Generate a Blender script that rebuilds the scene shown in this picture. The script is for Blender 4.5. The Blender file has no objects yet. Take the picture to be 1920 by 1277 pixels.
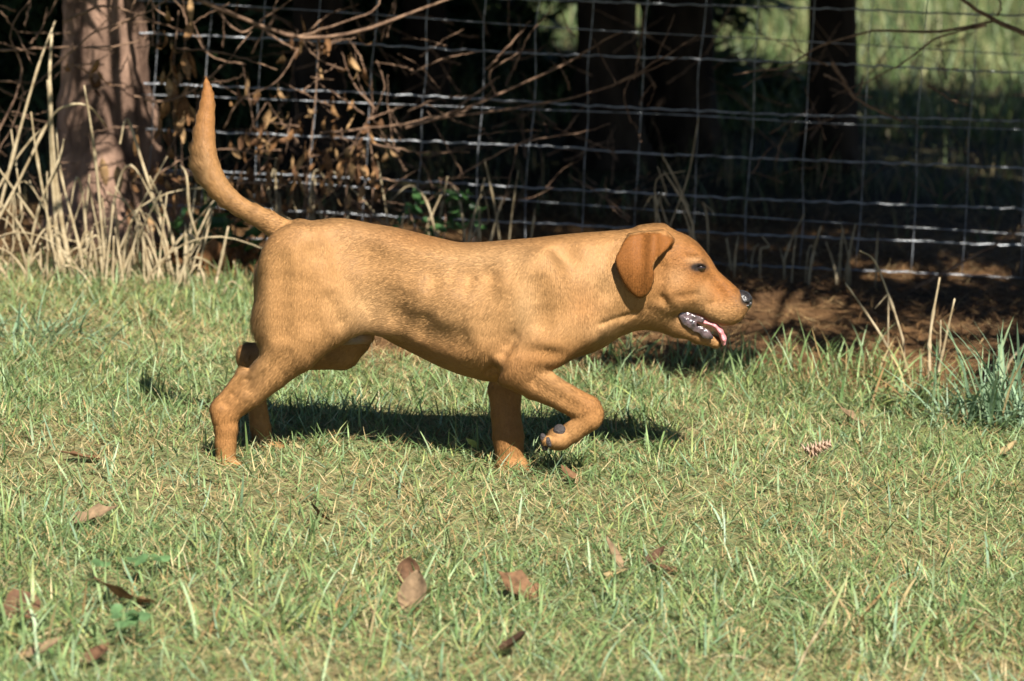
import bpy, math, random
import numpy as np
from mathutils import Vector, Matrix

# ------------------------------------------------------------------ camera
scene = bpy.context.scene
COL = scene.collection
F_PX, CX, CY = 5760.0, 960.0, 638.5          # focal length in photo pixels (1920 wide)
PITCH = math.radians(10.6)
CAM = np.array([0.0, 0.0, 1.40])
cam_data = bpy.data.cameras.new('camera')
cam_data.sensor_width = 36.0
cam_data.lens = F_PX / 1920.0 * 36.0
cam_data.clip_start = 0.1
cam_data.clip_end = 2000.0
cam_data.dof.use_dof = True
cam_data.dof.focus_distance = 6.12
cam_data.dof.aperture_fstop = 4.6
cam = bpy.data.objects.new('camera', cam_data)
COL.objects.link(cam)
cam.location = CAM
cam.rotation_euler = (math.pi / 2 - PITCH, 0, 0)
scene.camera = cam

# ------------------------------------------------------------------ sky, sun, exposure
SUN_EL = math.radians(44.3)
SUN_AZ = math.radians(17.5)                   # to the right of straight behind the camera
SUN = Vector((math.sin(SUN_AZ) * math.cos(SUN_EL), -math.cos(SUN_AZ) * math.cos(SUN_EL), math.sin(SUN_EL)))
world = bpy.data.worlds.new('World')
scene.world = world
world.use_nodes = True
wn, wl = world.node_tree.nodes, world.node_tree.links
wn.clear()
sky_n = wn.new('ShaderNodeTexSky')
sky_n.sky_type = 'NISHITA'
sky_n.sun_disc = False
sky_n.altitude = 1200.0
sky_n.air_density = 0.8
sky_n.dust_density = 0.4
sky_n.sun_elevation = SUN_EL
sky_n.sun_rotation = math.atan2(SUN.x, SUN.y)
bg_n = wn.new('ShaderNodeBackground')
bg_n.inputs['Strength'].default_value = 0.05
out_n = wn.new('ShaderNodeOutputWorld')
wl.new(sky_n.outputs[0], bg_n.inputs[0])
wl.new(bg_n.outputs[0], out_n.inputs[0])
sun_data = bpy.data.lights.new('sun', 'SUN')
sun_data.energy = 5.0
sun_data.angle = math.radians(0.5)
sun_data.color = (1.0, 0.94, 0.84)
sun = bpy.data.objects.new('sun', sun_data)
COL.objects.link(sun)
sun.location = (3, -8, 12)
sun.rotation_euler = SUN.to_track_quat('Z', 'Y').to_euler()
scene.view_settings.view_transform = 'Standard'
scene.view_settings.look = 'None'
scene.view_settings.gamma = 1.0
scene.view_settings.use_curve_mapping = False
scene.view_settings.exposure = 1.2
scene.render.engine = 'CYCLES'
scene.cycles.use_denoising = True
scene.cycles.max_bounces = 6
scene.cycles.diffuse_bounces = 3
scene.cycles.transmission_bounces = 4
scene.cycles.transparent_max_bounces = 6

# ------------------------------------------------------------------ helpers
rng = np.random.default_rng(7)
random.seed(7)
YD = 6.08                                      # the dog's mid plane
YF = 8.70                                      # the fence line


def ray(px, py):
    u, v = (px - CX) / F_PX, (py - CY) / F_PX
    c, s = math.cos(PITCH), math.sin(PITCH)
    return np.array([u, c - v * s, -s - v * c])


def P(px, py, y):
    """Point seen at a photo pixel, at the distance y of the thing it belongs to."""
    d = ray(px, py)
    return CAM + d * (y / d[1])


def smooth(a, b, t):
    t = np.clip((np.asarray(t, float) - a) / (b - a), 0, 1)
    return t * t * (3 - 2 * t)


_ph = rng.uniform(0, 6.28, 24)
_fx = rng.uniform(-1, 1, 24)
_fy = rng.uniform(-1, 1, 24)


def lump(x, y, f):
    """cheap smooth noise in [-1, 1]"""
    s = 0
    for i in range(8):
        s = s + np.sin(f * (_fx[i] * x + _fy[i] * y) * 2.2 + _ph[i])
    return s / 4.0


def ground_z(x, y):
    x = np.asarray(x, float); y = np.asarray(y, float)
    z = -0.045 * np.clip(x, -4, 4) * (1 - smooth(14, 30, y))
    z = z + 0.010 * lump(x, y, 4.0) * smooth(-8, 2, -np.abs(x))
    z = z + 0.03 * smooth(8.0, 8.6, y) * (1 - smooth(8.8, 9.6, y)) * (0.6 + 0.4 * lump(x, y, 3.0))
    return z


def G(px, py):
    """Point on the ground seen at a photo pixel."""
    d = ray(px, py)
    t = CAM[2] / -d[2]
    for _ in range(12):
        p = CAM + d * t
        t += (p[2] - float(ground_z(p[0], p[1]))) / -d[2]
    return CAM + d * t


def lawn_edge(x):
    """far edge of the mown grass, metres from the camera"""
    x = np.asarray(x, float)
    e = 7.16 - 0.16 * smooth(0.5, 1.1, x) + 1.15 * (1 - smooth(-0.75, -0.35, x))
    return e + 0.08 * lump(x, x * 0, 6.0)


def mesh_np(name, v, quads=None, tris=None, smooth_shade=True):
    me = bpy.data.meshes.new(name)
    v = np.asarray(v, np.float32).reshape(-1, 3)
    q = np.asarray(quads if quads is not None else [], np.int32).reshape(-1, 4)
    t = np.asarray(tris if tris is not None else [], np.int32).reshape(-1, 3)
    nl = q.size + t.size
    me.vertices.add(len(v)); me.vertices.foreach_set('co', v.ravel())
    me.loops.add(nl); me.loops.foreach_set('vertex_index', np.concatenate([q.ravel(), t.ravel()]))
    me.polygons.add(len(q) + len(t))
    st = np.concatenate([np.arange(len(q)) * 4, q.size + np.arange(len(t)) * 3]).astype(np.int32)
    me.polygons.foreach_set('loop_start', st)
    if smooth_shade:
        me.polygons.foreach_set('use_smooth', np.ones(len(st), bool))
    me.update(calc_edges=True)
    return me


def set_col(me, col, name='tint'):
    a = me.attributes.new(name, 'FLOAT_COLOR', 'POINT')
    c = np.ones((len(me.vertices), 4), np.float32)
    c[:, :3] = col
    a.data.foreach_set('color', c.ravel())


def link(name, me, mat=None, parent=None, loc=None):
    o = bpy.data.objects.new(name, me)
    COL.objects.link(o)
    if mat is not None and me is not None and len(me.materials) == 0:
        me.materials.append(mat)
    if parent is not None:
        o.parent = parent
    if loc is not None:
        o.location = loc
    return o


def tag(o, label=None, cat=None, group=None, kind=None):
    if label: o['label'] = label
    if cat: o['category'] = cat
    if group: o['group'] = group
    if kind: o['kind'] = kind
    return o


def thing(name, label, cat, loc=(0, 0, 0), group=None):
    o = bpy.data.objects.new(name, None)
    COL.objects.link(o)
    o.location = loc
    o.empty_display_size = 0.1
    return tag(o, label, cat, group)


def frames(pts):
    pts = np.asarray(pts, float)
    t = np.gradient(pts, axis=0)
    t /= np.linalg.norm(t, axis=1)[:, None] + 1e-9
    ref = np.array([0.13, -0.21, 0.97])
    if abs(t[0] @ ref) > 0.9: ref = np.array([0.97, 0.1, 0.2])
    n = np.zeros_like(pts)
    a = ref - t[0] * (ref @ t[0])
    n[0] = a / np.linalg.norm(a)
    for i in range(1, len(pts)):
        a = n[i - 1] - t[i] * (n[i - 1] @ t[i])
        n[i] = a / (np.linalg.norm(a) + 1e-9)
    return t, n, np.cross(t, n)


def tube_data(pts, rad, seg=6, rough=0.0, r=None):
    pts = np.asarray(pts, float)
    rad = np.broadcast_to(np.asarray(rad, float), (len(pts),))
    t, n, b = frames(pts)
    a = np.arange(seg) / seg * 2 * math.pi
    v = pts[:, None] + rad[:, None, None] * (np.cos(a)[None, :, None] * n[:, None] + np.sin(a)[None, :, None] * b[:, None])
    if rough:
        v += (r or rng).normal(0, 1, v.shape) * rough * rad[:, None, None]
    m = len(pts)
    i, j = np.meshgrid(np.arange(m - 1), np.arange(seg), indexing='ij')
    q = np.stack([i * seg + j, i * seg + (j + 1) % seg, (i + 1) * seg + (j + 1) % seg, (i + 1) * seg + j], -1).reshape(-1, 4)
    v = v.reshape(-1, 3)
    c0, c1 = len(v), len(v) + 1
    v = np.vstack([v, pts[0], pts[-1]])
    k = np.arange(seg)
    tr = np.vstack([np.stack([np.full(seg, c0), (k + 1) % seg, k], -1),
                    np.stack([np.full(seg, c1), (m - 1) * seg + k, (m - 1) * seg + (k + 1) % seg], -1)])
    return v, q, tr


def tube(name, pts, rad, mat, parent=None, seg=6, rough=0.0):
    v, q, t = tube_data(pts, rad, seg, rough)
    base = np.zeros(3) if parent is None else np.array(parent.location)
    return link(name, mesh_np(name, v - base, q, t), mat, parent)


class Bag:
    """collects pieces of one part"""
    def __init__(s): s.v, s.q, s.t, s.c, s.n = [], [], [], [], 0
    def add(s, v, q=None, t=None, c=None):
        s.v.append(v)
        if q is not None and len(q): s.q.append(np.asarray(q) + s.n)
        if t is not None and len(t): s.t.append(np.asarray(t) + s.n)
        if c is not None: s.c.append(np.broadcast_to(c, (len(v), 3)))
        s.n += len(v)
    def mesh(s, name, base=(0, 0, 0), smooth_shade=True):
        me = mesh_np(name, np.vstack(s.v) - np.asarray(base), np.vstack(s.q) if s.q else None, np.vstack(s.t) if s.t else None, smooth_shade)
        if s.c: set_col(me, np.vstack(s.c))
        return me


def curve_pts(ctrl, n=16):
    """Catmull-Rom through control points"""
    c = np.asarray(ctrl, float)
    c = np.vstack([2 * c[0] - c[1], c, 2 * c[-1] - c[-2]])
    m = len(c) - 3
    out = []
    for s in np.linspace(0, m - 1e-6, n):
        i = int(s); t = s - i
        p0, p1, p2, p3 = c[i:i + 4]
        out.append(0.5 * (2 * p1 + (p2 - p0) * t + (2 * p0 - 5 * p1 + 4 * p2 - p3) * t * t + (3 * p1 - p0 - 3 * p2 + p3) * t ** 3))
    return np.array(out)


# ------------------------------------------------------------------ materials
def new_mat(name):
    m = bpy.data.materials.new(name)
    m.use_nodes = True
    nt = m.node_tree
    return m, nt, nt.nodes['Principled BSDF'], nt.nodes['Material Output']


def mat_noise(name, c1, c2, scale=20, rough=0.8, spec=0.3, bump=0.0, bscale=None, detail=6, metal=0.0, stretch=None):
    m, nt, b, o = new_mat(name)
    N, L = nt.nodes, nt.links
    tc = N.new('ShaderNodeTexCoord')
    src = tc.outputs['Object']
    if stretch:
        mp = N.new('ShaderNodeMapping'); mp.inputs['Scale'].default_value = stretch
        L.new(src, mp.inputs['Vector']); src = mp.outputs[0]
    nz = N.new('ShaderNodeTexNoise'); nz.inputs['Scale'].default_value = scale; nz.inputs['Detail'].default_value = detail
    L.new(src, nz.inputs['Vector'])
    rp = N.new('ShaderNodeValToRGB')
    rp.color_ramp.elements[0].position = 0.35; rp.color_ramp.elements[0].color = (*c1, 1)
    rp.color_ramp.elements[1].position = 0.68; rp.color_ramp.elements[1].color = (*c2, 1)
    L.new(nz.outputs['Fac'], rp.inputs[0]); L.new(rp.outputs[0], b.inputs['Base Color'])
    b.inputs['Roughness'].default_value = rough
    b.inputs['Specular IOR Level'].default_value = spec
    b.inputs['Metallic'].default_value = metal
    if bump:
        n2 = N.new('ShaderNodeTexNoise'); n2.inputs['Scale'].default_value = bscale or scale * 3; n2.inputs['Detail'].default_value = 8
        L.new(src, n2.inputs['Vector'])
        bp = N.new('ShaderNodeBump'); bp.inputs['Strength'].default_value = bump; bp.inputs['Distance'].default_value = 0.01
        L.new(n2.outputs['Fac'], bp.inputs['Height']); L.new(bp.outputs[0], b.inputs['Normal'])
    return m


def mat_tint(name, rough=0.55, spec=0.4, transl=0.0, nscale=60, namp=0.35, bump=0.0):
    """colour from the mesh's own tint attribute, broken up by noise"""
    m, nt, b, o = new_mat(name)
    N, L = nt.nodes, nt.links
    at = N.new('ShaderNodeAttribute'); at.attribute_name = 'tint'
    tc = N.new('ShaderNodeTexCoord')
    nz = N.new('ShaderNodeTexNoise'); nz.inputs['Scale'].default_value = nscale; nz.inputs['Detail'].default_value = 5
    L.new(tc.outputs['Object'], nz.inputs['Vector'])
    mr = N.new('ShaderNodeMapRange'); mr.inputs[1].default_value = 0.3; mr.inputs[2].default_value = 0.7
    mr.inputs[3].default_value = 1 - namp; mr.inputs[4].default_value = 1 + namp
    L.new(nz.outputs['Fac'], mr.inputs[0])
    mx = N.new('ShaderNodeVectorMath'); mx.operation = 'SCALE'
    L.new(at.outputs['Color'], mx.inputs[0]); L.new(mr.outputs[0], mx.inputs['Scale'])
    L.new(mx.outputs[0], b.inputs['Base Color'])
    b.inputs['Roughness'].default_value = rough
    b.inputs['Specular IOR Level'].default_value = spec
    if bump:
        bp = N.new('ShaderNodeBump'); bp.inputs['Strength'].default_value = bump; bp.inputs['Distance'].default_value = 0.01
        L.new(nz.outputs['Fac'], bp.inputs['Height']); L.new(bp.outputs[0], b.inputs['Normal'])
    if transl:
        tr = N.new('ShaderNodeBsdfTranslucent'); L.new(mx.outputs[0], tr.inputs['Color'])
        ms = N.new('ShaderNodeMixShader'); ms.inputs[0].default_value = transl
        L.new(b.outputs[0], ms.inputs[1]); L.new(tr.outputs[0], ms.inputs[2]); L.new(ms.outputs[0], o.inputs['Surface'])
    return m


M_BLADE = mat_tint('grass_blade', 0.5, 0.45, 0.25, 40, 0.25)
M_STRAW = mat_tint('dry_straw', 0.7, 0.3, 0.1, 40, 0.25)
M_SOIL = mat_tint('soil_and_thatch', 0.95, 0.1, 0.0, 35, 0.5, 0.6)
M_LEAF = mat_tint('green_leaf', 0.4, 0.5, 0.3, 50, 0.25)
M_DEADLEAF = mat_tint('dead_leaf', 0.75, 0.25, 0.15, 70, 0.45, 0.3)
M_TWIG = mat_noise('dead_twig', (0.10, 0.06, 0.04), (0.27, 0.17, 0.11), 40, 0.85, 0.2, 0.5)
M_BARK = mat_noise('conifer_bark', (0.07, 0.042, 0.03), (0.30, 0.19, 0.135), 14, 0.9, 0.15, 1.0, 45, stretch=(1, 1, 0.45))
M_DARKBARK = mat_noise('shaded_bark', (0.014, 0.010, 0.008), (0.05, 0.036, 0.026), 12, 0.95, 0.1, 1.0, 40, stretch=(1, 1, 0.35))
M_STALK = mat_noise('dry_stalk', (0.24, 0.18, 0.10), (0.44, 0.36, 0.23), 30, 0.7, 0.3, 0.2)
M_WIRE = mat_noise('galvanised_wire', (0.10, 0.108, 0.12), (0.36, 0.38, 0.41), 30, 0.30, 0.8, 0.2, metal=0.15)
M_NEEDLE = mat_tint('conifer_needles', 0.6, 0.3, 0.1, 30, 0.3)
# ------------------------------------------------------------------ ground
gx = np.concatenate([-np.geomspace(250, 5.0, 24)[:-1], np.arange(-5.0, 5.001, 0.07), np.geomspace(5.0, 250, 24)[1:]])
gy = np.concatenate([np.linspace(-120, 3.0, 26)[:-1], np.arange(3.0, 13.0, 0.07), np.geomspace(13.0, 320, 60)])
GX, GY = np.meshgrid(gx, gy, indexing='ij')
gv = np.stack([GX, GY, ground_z(GX, GY)], -1).reshape(-1, 3)
nx, ny = GX.shape
i, j = np.meshgrid(np.arange(nx - 1), np.arange(ny - 1), indexing='ij')
gq = np.stack([i * ny + j, (i + 1) * ny + j, (i + 1) * ny + j + 1, i * ny + j + 1], -1).reshape(-1, 4)
me = mesh_np('ground', gv, gq)
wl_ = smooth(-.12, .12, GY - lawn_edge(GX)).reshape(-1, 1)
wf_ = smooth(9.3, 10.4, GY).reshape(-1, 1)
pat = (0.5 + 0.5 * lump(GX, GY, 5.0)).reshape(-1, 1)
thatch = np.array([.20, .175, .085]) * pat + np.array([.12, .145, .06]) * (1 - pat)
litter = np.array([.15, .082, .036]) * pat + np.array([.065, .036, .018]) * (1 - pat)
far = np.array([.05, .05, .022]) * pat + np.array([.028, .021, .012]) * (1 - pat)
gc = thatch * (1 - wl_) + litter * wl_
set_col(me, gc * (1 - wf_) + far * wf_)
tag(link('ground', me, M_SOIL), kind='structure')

# ------------------------------------------------------------------ woven wire fence
fence = thing('wire_fence', 'galvanised woven wire stock fence running across behind the dog', 'fence', (0, YF, 0))
FB = np.array(fence.location)


def fence_wire(name, rows, rad, crimp):
    """horizontal wire through photo pixels, carried on past the frame at the same slope"""
    w = np.array([P(a, b, YF) for a, b in rows])
    sl = (w[-1] - w[0]) / (w[-1, 0] - w[0, 0])
    n = 190 if crimp else 60
    x = np.linspace(-1.12, 2.6, n)
    z = np.interp(x, w[:, 0], w[:, 2], left=np.nan, right=np.nan)
    z = np.where(x < w[0, 0], w[0, 2] + (x - w[0, 0]) * sl[2], np.where(x > w[-1, 0], w[-1, 2] + (x - w[-1, 0]) * sl[2], z))
    k = 3
    z = np.convolve(np.pad(z, k, mode='edge'), np.ones(2 * k + 1) / (2 * k + 1), 'valid')
    if crimp:
        z = z + crimp * (np.sin(x / .0395 * math.pi) * .6 + rng.normal(0, .5, n))
    y = np.full(n, YF) + rng.normal(0, .0012, n) + (0 if crimp else -.012)
    return tube(name, np.stack([x, y, z], -1), rad, M_WIRE, fence, 6)


ROWS = [[(480, 448), (1400, 497), (1707, 511)], [(600, 398), (751, 406), (1006, 418), (1400, 439), (1811, 456)],
        [(669, 334), (793, 341), (965, 350), (1165, 360), (1404, 373), (1914, 392)],
        [(745, 263), (841, 267), (1061, 276), (1168, 286), (1404, 296), (1914, 315)],
        [(600, 170), (858, 183), (989, 191), (1185, 202), (1432, 213), (1914, 227)],
        [(641, 79), (779, 89), (972, 99), (1220, 108), (1490, 116), (1784, 131)],
        [(1099, 2), (1237, 7), (1303, 10), (1494, 14), (1752, 24)],
        [(1099, -100), (1752, -80)], [(1099, -205), (1752, -186)]]
for r in ROWS:
    fence_wire('line_wire', r, .0028, .0022)
for r in ([(600, 344), (800, 360), (1030, 379), (1254, 394), (1404, 406), (1887, 436)], [(669, 24), (1024, 50), (1247, 64), (1326, 66), (1513, 77)],
          [(870, 200), (1310, 215), (1569, 233), (1815, 238)]):
    fence_wire('strand_wire', r, .0016, 0)
for k in range(-2, 19):
    x0 = 500 + 102.6 * k + rng.normal(0, 3)
    ctrl = []
    for t in np.linspace(0, 1, 9):
        px = x0 + 12 - 38 * t + rng.normal(0, 2.2)
        py = -205 + (448 + (px - 480) * .0512 - 4 + 205) * t
        p = P(px, py, YF); p[1] -= .003
        ctrl.append(p)
    tube('stay_wire', curve_pts(ctrl, 28), .0012, M_WIRE, fence, 6)


# ------------------------------------------------------------------ conifers
def trunk_mesh(base, top, r0, r1, flare, seg=28, rings=60, knob=.06, seed=0):
    r = np.random.default_rng(seed)
    base, top = np.array(base, float), np.array(top, float)
    ph = r.uniform(0, 6.28, 12)
    h = np.linspace(0, 1, rings) ** 1.4
    a = np.arange(seg) / seg * 2 * math.pi
    H, A = np.meshgrid(h, a, indexing='ij')
    zz = H * np.linalg.norm(top - base)
    R = r0 + (r1 - r0) * H + flare * np.exp(-zz / .16) * (1 + .45 * np.sin(3 * A + ph[0]) + .3 * np.sin(5 * A + ph[1]))
    R = R * (1 + knob * (np.sin(4 * A + 7 * zz + ph[2]) * .5 + np.sin(7 * A - 11 * zz + ph[3]) * .4 + np.sin(2 * A + 5 * zz + ph[4]) * .5)
             + knob * .55 * r.normal(0, 1, H.shape))
    c = base + (top - base) * H[..., None]
    v = c + R[..., None] * np.stack([np.cos(A), np.sin(A), np.zeros_like(A)], -1)
    i, j = np.meshgrid(np.arange(rings - 1), np.arange(seg), indexing='ij')
    q = np.stack([i * seg + j, i * seg + (j + 1) % seg, (i + 1) * seg + (j + 1) % seg, (i + 1) * seg + j], -1).reshape(-1, 4)
    return v.reshape(-1, 3), q


def bough_crown(parent, tx, ty, z0, z1, reach, n, seed, dens=1.0, back=0.55):
    """needle sprays along drooping boughs: one crown"""
    r = np.random.default_rng(seed)
    needles, wood = [], Bag()
    for b in range(n):
        f = (b + r.uniform(0, 1)) / n
        z = z0 + (z1 - z0) * f
        L = reach * (1 - f) ** .75 * r.uniform(.8, 1.08) + .3
        az = b * 2.39996 + r.uniform(-.3, .3)
        L *= 1 - back * max(0, math.sin(az))
        d = np.array([math.cos(az), math.sin(az), 0])
        t = np.linspace(0, 1, 7)
        pts = np.array([tx, ty, z]) + d * (L * t)[:, None] + np.array([0, 0, 1]) * (.10 * L * t - .17 * L * t * t)[:, None] + r.normal(0, .03, (7, 3)) * t[:, None]
        wood.add(*tube_data(pts, .035 * (1 - .85 * t) * (.5 + L / 4), 5))
        m = int(190 * L * dens)
        s = r.uniform(.16, 1, m) ** .8
        c = np.stack([np.interp(s, t, pts[:, k]) for k in range(3)], -1)
        side = np.stack([-d[1] * np.ones(m), d[0] * np.ones(m), np.zeros(m)], -1)
        wdt = (.48 * L * (1 - s) * .5 + .14) * r.uniform(-1, 1, m)
        c = c + side * wdt[:, None] + d * (np.abs(wdt) * .5)[:, None] + np.array([0, 0, -1]) * (np.abs(wdt) * .25 + r.uniform(0, .12, m))[:, None]
        needles.append((c, np.tile(d, (m, 1)) * .8 + side * np.sign(wdt)[:, None] * .6))
    c = np.vstack([a for a, _ in needles]); dr = np.vstack([a for _, a in needles])
    hole = np.sin(c[:, 0] * 7.1 + 1.7 * np.sin(c[:, 1] * 5.3 + seed)) + np.sin(c[:, 1] * 8.3 + 2.1 * np.sin(c[:, 0] * 4.1 + c[:, 2] * 6)) + np.sin(c[:, 2] * 9 + seed)
    ok = hole < .6
    # needle tufts that would shade the lawn are left out to keep it sunlit
    ok &= c[:, 1] + c[:, 2] * .98 > lawn_edge(c[:, 0] - c[:, 2] * .31) + .05 + .12 * r.random(len(c))
    c, dr = c[ok], dr[ok]
    m = len(c)
    dr = dr + r.normal(0, .35, (m, 3)) + np.array([0, 0, -.25]); dr /= np.linalg.norm(dr, axis=1)[:, None]
    sd = np.cross(dr, r.normal(0, 1, (m, 3)) * .6 + np.array([0, 0, 1])); sd /= np.linalg.norm(sd, axis=1)[:, None]
    up = np.cross(sd, dr)
    # a tuft: three crossing slivers
    V, Q, Cc = [], [], []
    colr = np.array([.035, .06, .022]) * r.uniform(.6, 1.5, (m, 1))
    for k in range(3):
        ang = r.uniform(-.7, .7, m)[:, None]
        d2 = dr * np.cos(ang) + sd * np.sin(ang) + up * r.uniform(-.4, .4, (m, 1)); d2 /= np.linalg.norm(d2, axis=1)[:, None]
        s2 = np.cross(d2, up + .3 * sd); s2 /= np.linalg.norm(s2, axis=1)[:, None]
        ln, wd = r.uniform(.11, .22, (m, 1)), r.uniform(.006, .013, (m, 1))
        V.append(np.stack([c - s2 * wd * .4, c + s2 * wd * .4, c + d2 * ln * .6 + s2 * wd, c + d2 * ln, c + d2 * ln * .6 - s2 * wd], 1))
    V = np.concatenate(V).reshape(-1, 3)
    b0 = np.arange(3 * m) * 5
    tris = np.concatenate([np.stack([b0, b0 + 1, b0 + 2], -1), np.stack([b0, b0 + 2, b0 + 4], -1), np.stack([b0 + 4, b0 + 2, b0 + 3], -1)])
    base = np.array(parent.location)
    me = mesh_np('crown', V - base, None, tris, False)
    set_col(me, np.repeat(np.tile(colr, (3, 1)), 5, 0))
    link('crown', me, M_NEEDLE, parent)
    link('bough', wood.mesh('bough', base), M_DARKBARK, parent)


def conifer(label, px, py_base, dist, r0, flare, mat, crown, seed, lean=(0, 0), knob=.05, h=5.6):
    x = P(px, 300, dist)[0]
    z = float(ground_z(x, dist)) - .03
    t = thing('conifer_tree', label, 'tree', (x, dist, z), 'conifers along the fence')
    v, q = trunk_mesh((x, dist, z), (x + lean[0], dist + lean[1], z + h), r0, r0 * .35, flare, seed=seed, knob=knob, rings=90)
    link('trunk', mesh_np('trunk', v - np.array(t.location), q), mat, t)
    if crown:
        bough_crown(t, x + lean[0] * .5, dist + lean[1] * .5, *crown, seed)
    return t


pine = conifer('thick scaly pink-brown conifer trunk behind the dry grass on the left', 200, 470, 8.75, .125, .10, M_BARK, (1.5, 4.0, 1.7, 60), 3, knob=.09)
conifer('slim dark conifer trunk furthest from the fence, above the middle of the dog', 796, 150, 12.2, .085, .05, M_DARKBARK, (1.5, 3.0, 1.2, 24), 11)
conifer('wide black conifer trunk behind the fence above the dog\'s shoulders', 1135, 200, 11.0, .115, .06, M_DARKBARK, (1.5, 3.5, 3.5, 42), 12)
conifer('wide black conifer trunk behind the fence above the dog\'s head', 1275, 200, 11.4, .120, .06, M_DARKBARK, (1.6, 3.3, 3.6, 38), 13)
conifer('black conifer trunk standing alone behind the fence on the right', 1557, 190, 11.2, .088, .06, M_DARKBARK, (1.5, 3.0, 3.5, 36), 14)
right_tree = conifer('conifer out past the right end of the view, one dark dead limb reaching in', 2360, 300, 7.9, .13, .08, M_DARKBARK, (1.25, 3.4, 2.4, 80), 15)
conifer('dim added conifer behind the dead brown-leaved shrub, its crown casting shade', 600, 300, 10.6, .09, .05, M_DARKBARK, (1.5, 3.4, 3.0, 50), 16)  # added tree; its crown keeps the pine and fence in shade


def evergreen_shrub(label, px, dist, h, reach, n, seed):
    x = P(px, 100, dist)[0]
    z = float(ground_z(x, dist))
    t = thing('evergreen_sapling', label, 'sapling', (x, dist, z), 'young evergreens behind the trunks')
    tube('trunk', [(x, dist, z - .02), (x + .02, dist, z + h * .5), (x, dist, z + h)], [.035, .025, .008], M_DARKBARK, t, 7)
    bough_crown(t, x, dist, z + .12, z + h, reach, n, seed, 2.2)


evergreen_shrub('dark evergreen sapling behind the fence, right of the raised tail', 520, 13.6, 2.2, .62, 34, 71)
evergreen_shrub('dark evergreen sapling behind the fence, left of the slim dark trunk', 690, 14.2, 2.4, .66, 36, 72)
evergreen_shrub('evergreen sapling filling the gap between the two wide trunks', 1210, 13.2, 2.0, .42, 26, 74)
evergreen_shrub('evergreen sapling behind the conifer trunk on the far left', 330, 12.5, 2.4, .7, 36, 75)
evergreen_shrub('evergreen sapling at the top left corner behind the twigs', 60, 11.8, 2.4, .8, 40, 76)
# ------------------------------------------------------------------ the dog: one continuous surface grown from a distance field
def smin(a, b, k):
    h = np.clip(0.5 + 0.5 * (b - a) / k, 0, 1)
    return b * (1 - h) + a * h - k * h * (1 - h)


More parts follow.
